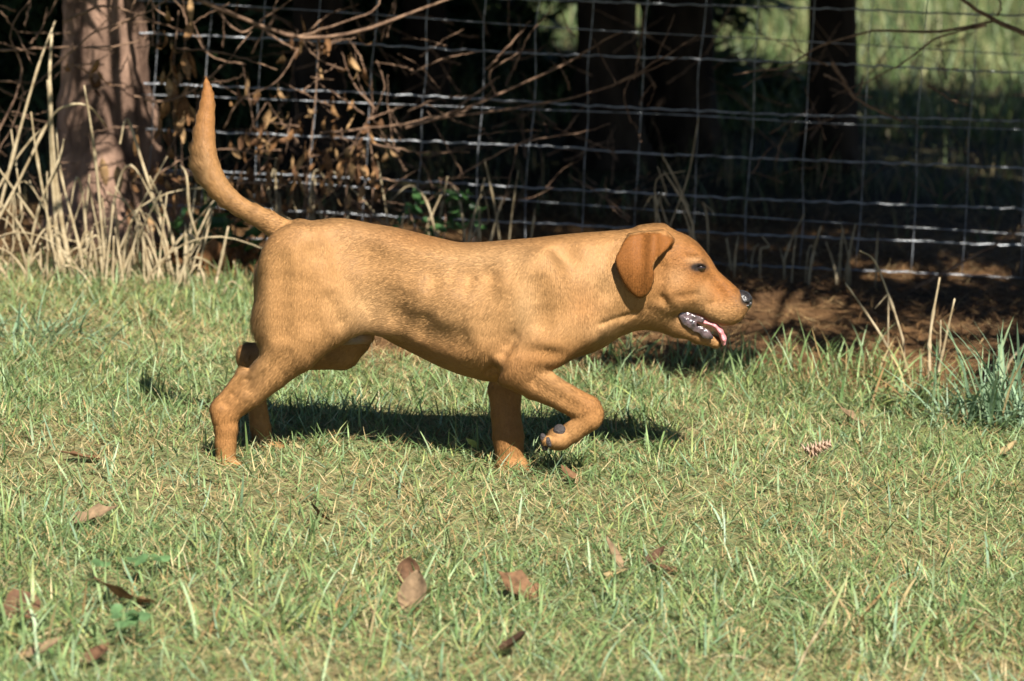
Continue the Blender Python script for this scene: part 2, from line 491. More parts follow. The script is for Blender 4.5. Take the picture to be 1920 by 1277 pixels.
class Field:
    def __init__(s, lo, hi, vox):
        s.lo, s.vox = np.array(lo, float), vox
        s.n = np.ceil((np.array(hi) - s.lo) / vox).astype(int) + 1
        s.ax = [(s.lo[i] + np.arange(s.n[i]) * vox).astype(np.float32) for i in range(3)]
        s.d = np.full(s.n, 0.2, np.float32)

    def _win(s, lo, hi):
        i0 = np.clip(np.floor((np.array(lo) - s.lo) / s.vox).astype(int), 0, s.n - 1)
        i1 = np.clip(np.ceil((np.array(hi) - s.lo) / s.vox).astype(int) + 1, 1, s.n)
        sl = tuple(slice(a, b) for a, b in zip(i0, i1))
        return sl, s.ax[0][sl[0]][:, None, None], s.ax[1][sl[1]][None, :, None], s.ax[2][sl[2]][None, None, :]

    def put(s, sl, d, k, op):
        if op == 'add': s.d[sl] = smin(s.d[sl], d.astype(np.float32), k)
        else: s.d[sl] = -smin(-s.d[sl], d.astype(np.float32), k)

    def cone(s, a, b, ra, rb, k=0.02, ys=1.0, op='add'):
        a, b = np.array(a, float), np.array(b, float)
        m = max(ra, rb) + k + 0.02
        sl, x, y, z = s._win(np.minimum(a, b) - m, np.maximum(a, b) + m)
        ab = b - a
        L2 = ab @ ab + 1e-12
        t = np.clip(((x - a[0]) * ab[0] + (y - a[1]) * ab[1] + (z - a[2]) * ab[2]) / L2, 0, 1)
        d = np.sqrt((x - a[0] - t * ab[0]) ** 2 + ((y - a[1] - t * ab[1]) / ys) ** 2 + (z - a[2] - t * ab[2]) ** 2) - (ra + (rb - ra) * t)
        s.put(sl, d * min(1, ys ** 0.5), k, op)

    def chain(s, pr, k=0.02, ys=1.0, op='add'):
        """one limb: a run of tapered capsules joined hard, then blended once into the whole"""
        pts = np.array([p for p, _ in pr], float)
        m = max(r for _, r in pr) + k + 0.02
        sl, x, y, z = s._win(pts.min(0) - m, pts.max(0) + m)
        best = None
        for (a, ra), (b, rb) in zip(pr[:-1], pr[1:]):
            a, b = np.array(a, float), np.array(b, float)
            ab = b - a
            t = np.clip(((x - a[0]) * ab[0] + (y - a[1]) * ab[1] + (z - a[2]) * ab[2]) / (ab @ ab + 1e-12), 0, 1)
            d = np.sqrt((x - a[0] - t * ab[0]) ** 2 + ((y - a[1] - t * ab[1]) / ys) ** 2 + (z - a[2] - t * ab[2]) ** 2) - (ra + (rb - ra) * t)
            best = d if best is None else smin(best, d, .004) + .0006
        s.put(sl, best * min(1, ys ** 0.5), k, op)

    def ball(s, c, r, k=0.02, rot=0.0, op='add'):
        c, r = np.array(c, float), np.array(r, float)
        m = max(r) + k + 0.02
        sl, x, y, z = s._win(c - m, c + m)
        dx, dy, dz = x - c[0], y - c[1], z - c[2]
        cr, sr = math.cos(rot), math.sin(rot)
        dx, dz = dx * cr + dz * sr, -dx * sr + dz * cr
        k0 = np.sqrt((dx / r[0]) ** 2 + (dy / r[1]) ** 2 + (dz / r[2]) ** 2)
        k1 = np.sqrt((dx / r[0] ** 2) ** 2 + (dy / r[1] ** 2) ** 2 + (dz / r[2] ** 2) ** 2) + 1e-6
        s.put(sl, k0 * (k0 - 1) / k1, k, op)

    def loft(s, tab, k=0.02, n=2.2, y0=0.0):
        """body whose side outline is given by (pixel x, top, bottom, half width) rows"""
        rows = []
        for px, t, b, w in tab:
            a, c = P(px, t, YD + y0), P(px, b, YD + y0)
            rows.append(((a[0] + c[0]) / 2, a[2], c[2], w))
        R = np.array(rows)
        X = s.ax[0]
        def ip(col):
            dense = np.linspace(R[0, 0], R[-1, 0], 400)
            f = np.interp(dense, R[:, 0], R[:, col])
            for _ in range(2): f = np.convolve(np.pad(f, 5, mode='edge'), np.ones(11) / 11, 'valid')
            return np.interp(X, dense, f)
        top, bot, w = ip(1), ip(2), ip(3)
        zc, hz = ((top + bot) / 2)[:, None, None], np.maximum((top - bot) / 2, 0.002)[:, None, None]
        w = np.maximum(w, 0.002)[:, None, None]
        y, z = s.ax[1][None, :, None] - YD - y0, s.ax[2][None, None, :]
        k0 = (np.abs(y / w) ** n + np.abs((z - zc) / hz) ** n) ** (1 / n)
        d = (k0 - 1) * np.minimum(w, hz)
        over = np.maximum(R[0, 0] - X, X - R[-1, 0])[:, None, None]
        d = np.where(over > 0, np.sqrt(np.maximum(d, 0) ** 2 + over ** 2), d)
        s.d = smin(s.d, d.astype(np.float32), k)

    def flap(s, poly, yc, th, k=0.005):
        """thin flap: outline polygon in the x-z plane, sheet centre yc(x, z), half thickness th"""
        p = np.array(poly, float)
        m = 0.02
        sl, x, y, z = s._win((p[:, 0].min() - m, s.ax[1][0], p[:, 1].min() - m), (p[:, 0].max() + m, s.ax[1][-1], p[:, 1].max() + m))
        X, Z = np.broadcast_arrays(x[:, 0, :], z[:, 0, :])
        d2 = np.full(X.shape, 9.0); ins = np.zeros(X.shape, bool)
        for i in range(len(p)):
            a, b = p[i], p[(i + 1) % len(p)]
            e = b - a
            t = np.clip(((X - a[0]) * e[0] + (Z - a[1]) * e[1]) / (e @ e), 0, 1)
            d2 = np.minimum(d2, np.hypot(X - a[0] - t * e[0], Z - a[1] - t * e[1]))
            c = ((a[1] > Z) != (b[1] > Z)) & (X < e[0] * (Z - a[1]) / (e[1] + 1e-12) + a[0])
            ins ^= c
        d2 = np.where(ins, -d2, d2)
        Y = yc(X, Z)
        dy = np.abs(y - Y[:, None, :]) - th
        dd = d2[:, None, :] + th * 1.0
        d = np.sqrt(np.maximum(dd, 0) ** 2 + np.maximum(dy + th, 0) ** 2) - th + np.minimum(np.maximum(dd, dy), 0) * 0
        s.put(sl, d, k, 'add')

    def mesh(s, name, relax=2):
        d, n = s.d, s.n
        sg = d < 0
        c = np.zeros(n - 1, np.int8)
        for i in (0, 1):
            for j in (0, 1):
                for l in (0, 1):
                    c += sg[i:n[0] - 1 + i, j:n[1] - 1 + j, l:n[2] - 1 + l]
        act = (c > 0) & (c < 8)
        idx = np.full(n - 1, -1, np.int64)
        cells = np.argwhere(act)
        idx[act] = np.arange(len(cells))
        acc = np.zeros((len(cells), 3)); cnt = np.zeros(len(cells))
        cor = [(i, j, l) for i in (0, 1) for j in (0, 1) for l in (0, 1)]
        for a in cor:
            for ax in range(3):
                if a[ax] == 1: continue
                b = list(a); b[ax] = 1
                da = d[cells[:, 0] + a[0], cells[:, 1] + a[1], cells[:, 2] + a[2]]
                db = d[cells[:, 0] + b[0], cells[:, 1] + b[1], cells[:, 2] + b[2]]
                cr = (da < 0) != (db < 0)
                t = da / (da - db + 1e-12)
                pt = np.tile(np.array(a, float), (len(cells), 1)); pt[:, ax] += t
                acc[cr] += pt[cr]; cnt[cr] += 1
        v = s.lo + (cells + acc / cnt[:, None]) * s.vox
        quads = []
        for ax in range(3):
            o1, o2 = [k for k in range(3) if k != ax]
            sh = [n[0], n[1], n[2]]; sh[ax] -= 1
            a = np.take(sg, range(0, n[ax] - 1), axis=ax); b = np.take(sg, range(1, n[ax]), axis=ax)
            e = np.argwhere(a != b)
            e = e[(e[:, o1] > 0) & (e[:, o2] > 0) & (e[:, o1] < n[o1] - 1) & (e[:, o2] < n[o2] - 1)]
            flip = a[e[:, 0], e[:, 1], e[:, 2]]
            def at(u, w):
                q = e.copy(); q[:, o1] -= u; q[:, o2] -= w
                return idx[q[:, 0], q[:, 1], q[:, 2]]
            q = np.stack([at(1, 1), at(0, 1), at(0, 0), at(1, 0)], -1)
            if ax == 1: flip = ~flip
            q[~flip] = q[~flip][:, ::-1]
            quads.append(q)
        q = np.vstack(quads)
        q = q[(q >= 0).all(1)]
        for _ in range(relax):
            sm = np.zeros_like(v); ct = np.zeros(len(v))
            for i in range(4):
                a, b = q[:, i], q[:, (i + 1) % 4]
                np.add.at(sm, a, v[b]); np.add.at(ct, a, 1); np.add.at(sm, b, v[a]); np.add.at(ct, b, 1)
            v = v * 0.4 + 0.6 * sm / np.maximum(ct, 1)[:, None]
        return v, q

    def sample(s, p):
        i = np.clip(np.round((np.asarray(p) - s.lo) / s.vox).astype(int), 0, s.n - 1)
        return s.d[tuple(i.T)] if i.ndim > 1 else s.d[tuple(i)]


PXM = F_PX / 6.18                              # photo pixels per metre at the dog


def D3(px, py, yo=0.0):
    return P(px, py, YD + yo)


dog = thing('dog', 'short-haired fox red young dog striding right through the grass with tail raised', 'dog', (D3(760, 870)[0], YD, 0.0))
F = Field((-0.68, YD - 0.19, -0.05), (0.52, YD + 0.19, 0.86), 0.0034)
# trunk and neck
F.loft([(482, 505, 560, .02), (500, 470, 590, .055), (530, 437, 612, .078), (560, 418, 622, .088), (590, 415, 626, .092),
        (627, 410, 624, .092), (655, 412, 618, .090), (696, 421, 618, .090), (737, 427, 642, .094), (778, 437, 662, .101),
        (818, 447, 682, .109), (860, 457, 699, .114), (910, 456, 712, .115), (950, 452, 714, .112), (1000, 448, 704, .105),
        (1050, 442, 686, .096), (1090, 438, 662, .088), (1120, 436, 643, .073), (1155, 433, 632, .068), (1185, 431, 622, .065),
        (1215, 428, 610, .062), (1245, 432, 600, .056)], k=0.01, n=2.15)
# head: skull, stop and muzzle
F.loft([(1180, 445, 560, .040), (1200, 428, 585, .056), (1233, 422, 598, .063), (1250, 425, 602, .064), (1268, 434, 598, .063),
        (1291, 444, 588, .058), (1308, 456, 590, .052), (1320, 470, 596, .045), (1331, 484, 602, .039), (1345, 508, 606, .035),
        (1362, 523, 608, .034), (1378, 537, 606, .033), (1390, 548, 599, .029), (1398, 555, 588, .021), (1403, 563, 577, .010)], k=0.016, n=2.3)
for s in (-1, 1):
    F.ball(D3(1258, 545, s * .036), (.042, .034, .040), .02)              # cheek
    F.ball(D3(1300, 478, s * .030), (.022, .018, .015), .014, rot=-.6)     # brow
    F.ball(D3(1352, 584, s * .020), (.036, .018, .024), .012, rot=-.35)    # flews
    F.ball(D3(1374, 580, s * .017), (.022, .017, .023), .010)
    F.ball(D3(1313, 502, s * .055), (.0120, .012, .0066), .005, rot=-.25, op='cut')   # eye socket
    F.cone(D3(1299, 499, s * .049), D3(1314, 493, s * .049), .0042, .005, .005)       # upper lid
    F.cone(D3(1314, 493, s * .049), D3(1326, 503, s * .045), .005, .0038, .005)
    F.cone(D3(1300, 506, s * .049), D3(1323, 511, s * .045), .0042, .0042, .005)      # lower lid
# lower jaw, hanging open
F.cone(D3(1228, 575), D3(1272, 606), .046, .028, .02, ys=.95)
F.cone(D3(1268, 606), D3(1312, 629), .023, .0155, .012, ys=1.25)
F.cone(D3(1310, 628), D3(1342, 642), .0155, .011, .010, ys=1.3)
for s in (-1, 1):
    F.cone(D3(1280, 596, s * .050), D3(1338, 621, s * .050), .012, .012, .006, ys=1.6, op='cut')   # gape
# neck folds, breast
F.ball(D3(1095, 610), (.055, .060, .048), .03)
for s in (-1, 1):
    F.cone(D3(1135, 520, s * .050), D3(1115, 600, s * .048), .028, .032, .03)

# tail
TAIL = [(560, 440, 34), (535, 437, 30), (495, 411, 25.5), (455, 391, 22), (418, 362, 24), (396, 330, 25), (384, 290, 23.5), (384, 240, 19), (389, 195, 14), (389, 167, 8), (385, 147, 2)]
tc = curve_pts([(*D3(a, b, 0.0), c / PXM) for a, b, c in TAIL], 34)
F.chain([(a[:3], a[3] * 1.06 + .0012) for a in tc[::2]] + [(tc[-1][:3], tc[-1][3])], .012, ys=.85)


def limb(pts, k=0.02, ys=0.85):
    F.chain([(D3(a, b, c), (r - .8) / PXM) for a, b, r, c in pts], k, ys)


# near hind leg
F.ball(D3(560, 520, -.058), (.080, .045, .105), .035, rot=.15)
F.ball(D3(545, 600, -.066), (.072, .040, .075), .035, rot=.2)
F.ball(D3(610, 585, -.072), (.060, .032, .062), .035, rot=.5)
limb([(600, 610, 46, -.072), (552, 652, 50, -.076), (510, 696, 37, -.078), (470, 735, 29.5, -.08), (432, 766, 26, -.082)], .03, .72)
limb([(416, 768, 21, -.082), (418, 782, 23.5, -.083), (424, 805, 24, -.083), (423, 830, 21.5, -.084), (424, 860, 20, -.085)], .016, .85)
F.cone(D3(455, 700, -.080), D3(407, 766, -.083), .012, .011, .014)          # heel tendon
F.cone(D3(640, 592, -.070), D3(716, 612, -.066), .026, .012, .035, ys=.6)    # flank fold
F.ball(D3(432, 879, -.085), (.036, .026, .019), .012, rot=-.1)
for i, t in enumerate((-.016, -.005, .006, .017)):
    F.ball(D3(456, 886, -.085 + t), (.016, .0085, .0125), .004)
# far hind leg
F.ball(D3(575, 530, .060), (.085, .042, .10), .035)
limb([(590, 560, 60, .068), (655, 632, 44, .074), (640, 655, 41, .076), (560, 662, 34, .078), (490, 668, 26, .078), (466, 672, 22, .078)], .022, .75)
limb([(464, 664, 20, .078), (468, 690, 20, .078), (480, 745, 20, .080), (488, 800, 21, .082), (492, 828, 20, .083)], .012, .9)
F.ball(D3(503, 840, .083), (.034, .026, .018), .012)
for t in (-.016, -.005, .006, .017):
    F.ball(D3(524, 846, .083 + t), (.015, .0085, .012), .004)
# near shoulder and lifted foreleg
F.cone(D3(1015, 512, -.064), D3(1082, 600, -.066), .036, .052, .03, ys=.75)
F.ball(D3(1040, 572, -.076), (.075, .034, .085), .030, rot=.3)
limb([(1082, 606, 48, -.084), (1026, 642, 49, -.097), (968, 682, 42, -.099)], .014, .72)
limb([(966, 692, 40, -.099), (1004, 716, 35.5, -.099), (1058, 745, 28.5, -.098), (1100, 768, 29, -.096), (1106, 777, 28, -.096)], .012, .78)
F.cone(D3(938, 686, -.090), D3(948, 704, -.092), .009, .010, .016)          # point of elbow
limb([(1104, 786, 24, -.096), (1076, 808, 21, -.096), (1056, 822, 20, -.096)], .007, 1.0)
F.ball(D3(1046, 822, -.096), (.024, .027, .022), .010, rot=.6)
for t in (-.018, -.006, .006, .018):
    F.cone(D3(1046, 828, -.096 + t), D3(1025, 826, -.096 + t), .0105, .0095, .003)
# far foreleg, bearing the weight
F.cone(D3(1020, 515, .060), D3(1070, 605, .064), .036, .050, .03, ys=.8)
limb([(1060, 620, 46, .066), (960, 684, 40, .066), (947, 730, 35, .052), (948, 775, 30.5, .040), (951, 800, 30, .034), (953, 818, 31, .030), (955, 848, 28, .026)], .018, .8)
F.ball(D3(960, 872, .024), (.036, .030, .020), .012)
for t in (-.019, -.006, .006, .019):
    F.ball(D3(978, 880, .024 + t), (.018, .0095, .0135), .004)
F.cone(D3(640, 628, -.01), D3(690, 632, -.01), .020, .013, .012)             # sheath


def groove(pts, depth, r, k, side=-1):
    """press a soft furrow into the flank so that muscle and bone read under the coat"""
    w = []
    for a, b in curve_pts([(*p, 0) for p in pts], 6 if len(pts) > 2 else 4)[:, :2]:
        best = D3(a, b, side * .02)
        for yo in np.arange(.16, .0, -.0017):
            p = D3(a, b, side * yo)
            if F.sample(p) < 0:
                best = p; break
        w.append((best + np.array([0, side * (r - depth), 0]), r))
    F.chain(w, k, 1.0, 'cut')


for sd in (-1, 1):
    groove([(654, 448), (688, 505), (716, 555)], .0035, .050, .044, sd)       # flank hollow
    groove([(745, 596), (800, 626), (862, 648)], .003, .026, .026, sd)
    groove([(690, 470), (790, 496), (900, 500)], .003, .034, .030, sd)       # under the back muscles
    for q in (0, 2, 3):
        groove([(815 + 34 * q, 515), (802 + 34 * q, 570), (790 + 36 * q, 625)], -.0032, .016, .018, sd)   # ribs
groove([(922, 560), (932, 625)], .0035, .036, .030)
groove([(1005, 530), (1015, 605)], .0002, .022, .020)
groove([(1060, 462), (1090, 530), (1122, 600)], .0018, .024, .024)
groove([(1128, 607), (1192, 588)], .003, .006, .008)
groove([(1166, 470), (1142, 545)], .002, .022, .020)
groove([(960, 630), (938, 668), (926, 698)], .0012, .012, .016)
groove([(985, 655), (1052, 667)], .002, .014, .014)
groove([(1000, 716), (1082, 764)], .0008, .010, .012)
groove([(524, 490), (530, 560), (528, 625)], -.0005, .026, .024)
groove([(588, 470), (578, 540), (585, 600)], -.0005, .026, .024)
groove([(620, 560), (640, 600)], .001, .016, .018)
groove([(535, 660), (470, 728)], .001, .011, .014)
groove([(464, 708), (422, 756)], .0035, .007, .010)
for sd in (-1, 1):
    groove([(1272, 556), (1308, 552)], .0010, .006, .008, sd)
    groove([(1242, 500), (1232, 560)], .0015, .013, .014, sd)
    groove([(1324, 514), (1352, 546)], .0035, .013, .014, sd)
    groove([(1330, 570), (1352, 564)], .0008, .005, .006, sd)
    groove([(1290, 480), (1312, 482)], .0008, .006, .007, sd)
    groove([(1255, 580), (1240, 560)], .0005, .009, .010, sd)
    F.cone(D3(1186, 447, sd * .066), D3(1242, 444, sd * .062), .011, .014, .016)   # root of the ear on the skull
# ears
EARP = [(1206, 436), (1230, 436), (1254, 441), (1264, 449), (1256, 464), (1243, 474), (1229, 483), (1223, 498), (1227, 515), (1221, 540), (1211, 554),
        (1197, 559), (1183, 549), (1168, 529), (1158, 508), (1151, 484), (1161, 468), (1169, 451), (1182, 441)]


def ear(sgn):
    e = np.array(EARP, float)
    for _ in range(2):                       # round the corners off
        nx_ = np.roll(e, -1, 0)
        e = np.stack([e * .75 + nx_ * .25, e * .25 + nx_ * .75], 1).reshape(-1, 2)
    poly = [D3(a, b, sgn * .08)[[0, 2]] for a, b in e]
    top = D3(1235, 440, sgn * .08); tip = D3(1195, 556, sgn * .08); bk = D3(1152, 484, sgn * .08); fr = D3(1262, 450, sgn * .08)
    def yc(X, Z):
        t = np.clip((top[2] - Z) / (top[2] - tip[2]), -.1, 1.1)
        u = np.clip((X - bk[0]) / (fr[0] - bk[0]), -.1, 1.1)
        roll = .011 * np.exp(-((u - .66 + .12 * t) / .12) ** 2) * np.clip(1.25 - t, 0, 1) - .006 * np.exp(-((u - .47) / .11) ** 2) * np.clip(1.0 - t, 0, 1) ** .7    # the fold down the front of the flap
        return YD + sgn * (.069 + .026 * np.clip(np.sin(np.clip(t + .08, 0, 1.1) * .85 * math.pi), 0, 1) + .012 * t - .014 * np.clip(u - .72, 0, 1) / .28 - .010 * np.clip(.3 - u, 0, 1) / .3 + roll)
    F.flap(poly, yc, .0052, .0045)
    F.ball(D3(1246, 452, sgn * .060), (.020, .012, .012), .008)


ear(-1)
ear(1)
dv, dq = F.mesh('body')


def nrm(v, q):
    n = np.zeros_like(v)
    fn = np.cross(v[q[:, 2]] - v[q[:, 0]], v[q[:, 3]] - v[q[:, 1]])
    for i in range(4): np.add.at(n, q[:, i], fn)
    return n / (np.linalg.norm(n, axis=1)[:, None] + 1e-12), np.linalg.norm(fn, axis=1) / 2


dn, darea = nrm(dv, dq)
if np.mean(np.sum(dn * (dv - np.array([dv[:, 0].mean(), YD, dv[:, 2].mean()])), 1)) < 0:
    dq = dq[:, ::-1]; dn = -dn
# photo-plane coordinates of every vertex, for coat markings and the highlights and shade painted into them
rel = dv - CAM
c_, s_ = math.cos(PITCH), math.sin(PITCH)
dep = rel[:, 1] * c_ - rel[:, 2] * s_
U = CX + F_PX * rel[:, 0] / dep
V = CY - F_PX * (rel[:, 1] * s_ + rel[:, 2] * c_) / dep


def spot(x, y, rx, ry):
    return np.exp(-(((U - x) / rx) ** 2 + ((V - y) / ry) ** 2))


COAT = np.array([.325, .172, .066]); RED = np.array([.235, .088, .021]); PALE = np.array([.47, .300, .150]); DARK = np.array([.02, .015, .013])
near_ear = np.zeros(len(dv))
for sg_ in (-1,):
    pe = np.array(EARP, float)
    ins = np.zeros(len(dv), bool)
    for i in range(len(pe)):
        a, b = pe[i], pe[(i + 1) % len(pe)]
        ins ^= ((a[1] > V) != (b[1] > V)) & (U < (b[0] - a[0]) * (V - a[1]) / (b[1] - a[1] + 1e-9) + a[0])
    near_ear = (ins & (np.abs(dv[:, 1] - YD) > .058)).astype(float)
red = np.clip(.95 * near_ear + .9 * spot(1295, 500, 80, 75) + .6 * spot(1370, 545, 45, 30) + .6 * spot(384, 160, 30, 45) + .4 * spot(388, 235, 30, 60) + .5 * spot(800, 440, 260, 26) + .3 * spot(800, 660, 120, 30)
              + .4 * spot(1110, 760, 60, 60) + .45 * spot(420, 800, 60, 80) + .4 * spot(1030, 680, 90, 40) + .45 * spot(950, 800, 50, 110) + .35 * spot(1100, 560, 30, 70), 0, 1)  # redder zones of the coat, with shade along the belly painted in
pale = np.clip(.5 * spot(660, 440, 120, 30) + .5 * spot(930, 480, 120, 30) + .6 * spot(985, 570, 26, 60) + .4 * spot(1060, 700, 60, 20) + .55 * spot(680, 580, 60, 60) + .4 * spot(480, 590, 22, 110) + .5 * spot(1120, 520, 50, 50) + .45 * spot(1140, 620, 70, 26) + .3 * spot(860, 600, 130, 80)
               + .5 * spot(395, 330, 40, 40) * (U < 392) + .4 * spot(1275, 590, 40, 22) + .7 * spot(1302, 488, 16, 7) + .5 * spot(1270, 520, 26, 26) + .5 * spot(1318, 548, 18, 22) + .3 * spot(1335, 590, 40, 22), 0, 1) * (1 - near_ear)  # paler zones of the coat, with highlights on back and shoulder painted in
coat = COAT * (1 - red[:, None]) + RED * red[:, None]
coat = coat * (1 - .22 * near_ear[:, None])
coat = coat * (1 - .6 * pale[:, None]) + PALE * .6 * pale[:, None]
rim = np.clip(1.7 * spot(1310, 501, 17, 8.5), 0, 1) * (np.abs(dv[:, 1] - YD) > .03)  # dark eye rim, widened with the shade under the brow painted in
mouth = np.clip(1.3 * spot(1283, 593, 12, 7) + spot(1310, 606, 24, 8), 0, 1) * (V > 588) * 0.9
nl = np.clip(1.3 * spot(1398, 560, 13, 17), 0, 1)
rim = np.clip(rim + mouth + nl, 0, 1)[:, None]
coat = coat * (1 - rim) + DARK * rim
coat = coat * (1 + .03 * lump(U / 40, V / 40, 2.0) + .03 * lump(U / 30, V / 9, 2.0))[:, None]
grey = np.clip(1.2 * spot(668, 640, 18, 16), 0, 1)[:, None] * (np.abs(dv[:, 1] - YD + .01) < .04)[:, None]
coat = coat * (1 - grey) + np.array([.30, .22, .18]) * grey
org = np.array(dog.location)
me = mesh_np('dog_body', dv - org, dq)
set_col(me, coat)
M_SKIN = mat_tint('dog_coat', 0.7, 0.12, 0.0, 220, 0.16, 0.15)
M_FUR = mat_tint('dog_fur', 0.55, 0.22, 0.0, 90, 0.10)
fnode = M_FUR.node_tree.nodes.new('ShaderNodeAttribute')
fnode.attribute_name = 'skin_normal'
M_FUR.node_tree.links.new(fnode.outputs['Vector'], M_FUR.node_tree.nodes['Principled BSDF'].inputs['Normal'])
body = link('body', me, M_SKIN, dog)

# short fur lying along the body
FLOW = [[(1395, 552, 0), (1320, 520, 0), (1250, 500, 0), (1180, 490, 0), (1080, 520, 0), (900, 520, 0), (700, 490, 0), (560, 480, 0), (490, 520, 0)],
        [(1330, 590, -.03), (1260, 570, -.03), (1180, 590, 0), (1110, 640, 0), (950, 690, 0), (800, 650, 0), (700, 600, 0)],
        [(1235, 445, -.08), (1195, 500, -.085), (1195, 556, -.08)], [(1235, 445, .08), (1195, 500, .085), (1195, 556, .08)],
        [(1150, 470, -.07), (1130, 540, -.07), (1110, 620, -.06)],
        [(1050, 500, -.08), (1050, 600, -.09), (970, 690, -.1), (1050, 742, -.1), (1105, 775, -.1), (1040, 825, -.1)],
        [(1040, 560, .08), (955, 690, .07), (950, 800, .055), (960, 875, .05)],
        [(590, 470, -.09), (560, 560, -.1), (540, 650, -.09), (470, 730, -.08), (410, 775, -.08), (424, 870, -.085)],
        [(610, 540, .09), (650, 640, .08), (560, 665, .08), (465, 670, .08), (490, 830, .083)],
        [(560, 430, 0), (495, 411, 0), (418, 362, 0), (384, 290, 0), (386, 200, 0), (384, 140, 0)]]
fa, fd = [], []
for ch in FLOW:
    w = np.array([D3(*p) for p in ch])
    for a, b in zip(w[:-1], w[1:]):
        for t in np.linspace(0, 1, 5)[:-1]:
            fa.append(a + (b - a) * t); fd.append((b - a) / np.linalg.norm(b - a))
fa, fd = np.array(fa), np.array(fd)
NF = 420000
fr_ = rng.choice(len(dq), NF, p=darea / darea.sum())
bw = rng.random((NF, 4)); bw /= bw.sum(1)[:, None]
quad = dq[fr_]
root = np.einsum('ij,ijk->ik', bw, dv[quad])
fn = np.einsum('ij,ijk->ik', bw, dn[quad]); fn /= np.linalg.norm(fn, axis=1)[:, None]
fc = np.einsum('ij,ijk->ik', bw, coat[quad])
fu, fv = np.einsum('ij,ij->i', bw, U[quad]), np.einsum('ij,ij->i', bw, V[quad])
frim = np.einsum('ij,ij->i', bw, rim[:, 0][quad]); fear = np.einsum('ij,ij->i', bw, near_ear[quad])
flow = np.zeros((NF, 3))
for i in range(0, NF, 20000):
    d2 = ((root[i:i + 20000, None] - fa[None]) ** 2).sum(-1) + 1e-5
    w = 1 / d2 ** 2
    flow[i:i + 20000] = (w[..., None] * fd[None]).sum(1) / w.sum(1)[:, None]
flow += np.array([0, 0, -.25])
flow += rng.normal(0, .07, (NF, 3))
flow -= fn * np.sum(flow * fn, 1)[:, None]
flow /= np.linalg.norm(flow, axis=1)[:, None] + 1e-9
fs = lambda x, y, rx, ry: np.exp(-(((fu - x) / rx) ** 2 + ((fv - y) / ry) ** 2))
flen = .0090 * rng.uniform(.6, 1.25, NF)
flen *= 1 - .55 * np.clip(fs(1320, 530, 90, 90) + fear, 0, 1)
flen *= 1 + 1.8 * fs(476, 610, 18, 80) + 1.7 * fs(372, 320, 28, 90) * (fu < 382) + .6 * fs(430, 395, 60, 24) * (fv > 385) + .8 * fs(690, 612, 60, 16) + .5 * fs(600, 690, 40, 30)
flen *= 1 - .4 * fs(1100, 790, 90, 60) - .4 * fs(425, 830, 40, 60)
tilt = rng.uniform(.05, .15, NF) + .35 * (fs(476, 610, 16, 80) + fs(372, 330, 18, 60))
keep = frim < .45
root, fn, flow, flen, tilt, fc = root[keep], fn[keep], flow[keep], flen[keep], tilt[keep], fc[keep]
n_f = len(root)
dirv = flow * np.cos(tilt)[:, None] + fn * np.sin(tilt)[:, None]
p0 = root - fn * .0008
p1 = root + dirv * (flen * .5)[:, None]
p2 = root + (dirv * .8 + flow * .2) * flen[:, None]
fp = np.stack([p0, p1, p2], 1).reshape(-1, 3) - org
hc = bpy.data.hair_curves.new('fur')
hc.add_curves([3] * n_f)
hc.attributes['position'].data.foreach_set('vector', fp.astype(np.float32).ravel())
ra = hc.attributes.get('radius') or hc.attributes.new('radius', 'FLOAT', 'POINT')
ra.data.foreach_set('value', np.tile(np.array([.00026, .0002, .00005], np.float32), n_f))
na = hc.attributes.new('skin_normal', 'FLOAT_VECTOR', 'CURVE')
na.data.foreach_set('vector', (fn * .8 + dirv * .2 + rng.normal(0, .11, fn.shape)).astype(np.float32).ravel())
ca = hc.attributes.new('tint', 'FLOAT_COLOR', 'CURVE')
fcol = np.ones((n_f, 4), np.float32)
fcol[:, :3] = fc * rng.uniform(.92, 1.08, (n_f, 1))
ca.data.foreach_set('color', fcol.ravel())
hc.materials.append(M_FUR)
fur = bpy.data.objects.new('fur', hc)
COL.objects.link(fur)
fur.parent = dog


def blob(name, mat, setup, lo, hi, vox, relax=2, col=None):
    f = Field(lo, hi, vox)
    setup(f)
    v, q = f.mesh(name, relax)
    n, _ = nrm(v, q)
    if np.mean(np.sum(n * (v - v.mean(0)), 1)) < 0: q = q[:, ::-1]
    m = mesh_np(name, v - org, q)
    if col is not None: set_col(m, col(v))
    return link(name, m, mat, dog)


M_NOSE = mat_noise('wet_nose', (.010, .009, .010), (.035, .030, .030), 300, .25, .6, .2, 900)
M_EYE = mat_noise('eyeball', (.006, .004, .003), (.03, .012, .006), 200, .06, .8)
M_LIP = mat_noise('wet_lip', (.022, .018, .020), (.15, .10, .105), 55, .13, .9, .35, 160)
M_TONGUE = mat_noise('tongue', (.55, .19, .20), (.68, .29, .30), 150, .35, .5, .3, 500)
M_PAD = mat_noise('paw_pad', (.028, .023, .023), (.06, .05, .048), 200, .6, .3, .5, 400)


def do_nose(f):
    c = D3(1392, 563)
    c = c + np.array([.002, 0, 0])
    f.ball(c, (.0185, .0240, .0180), .004, rot=-.5)
    f.ball(c + np.array([-.005, 0, .008]), (.016, .019, .011), .006, rot=-.6)
    f.cone(c + np.array([.010, 0, -.010]), c + np.array([.002, 0, -.024]), .006, .004, .005)
    for s in (-1, 1):
        f.ball(c + np.array([.011, s * .012, -.002]), (.008, .0055, .004), .003, op='cut')
        f.ball(c + np.array([.004, s * .021, -.004]), (.008, .005, .003), .003, op='cut')


c = D3(1392, 563)
blob('nose', M_NOSE, do_nose, c - .035, c + .035, .0016)
for s in (-1, 1):
    ec = D3(1313, 502, s * .0405)
    blob('eye', M_EYE, lambda f: f.ball(ec, (.0115, .0105, .0095), .001), ec - .02, ec + .02, .0013)


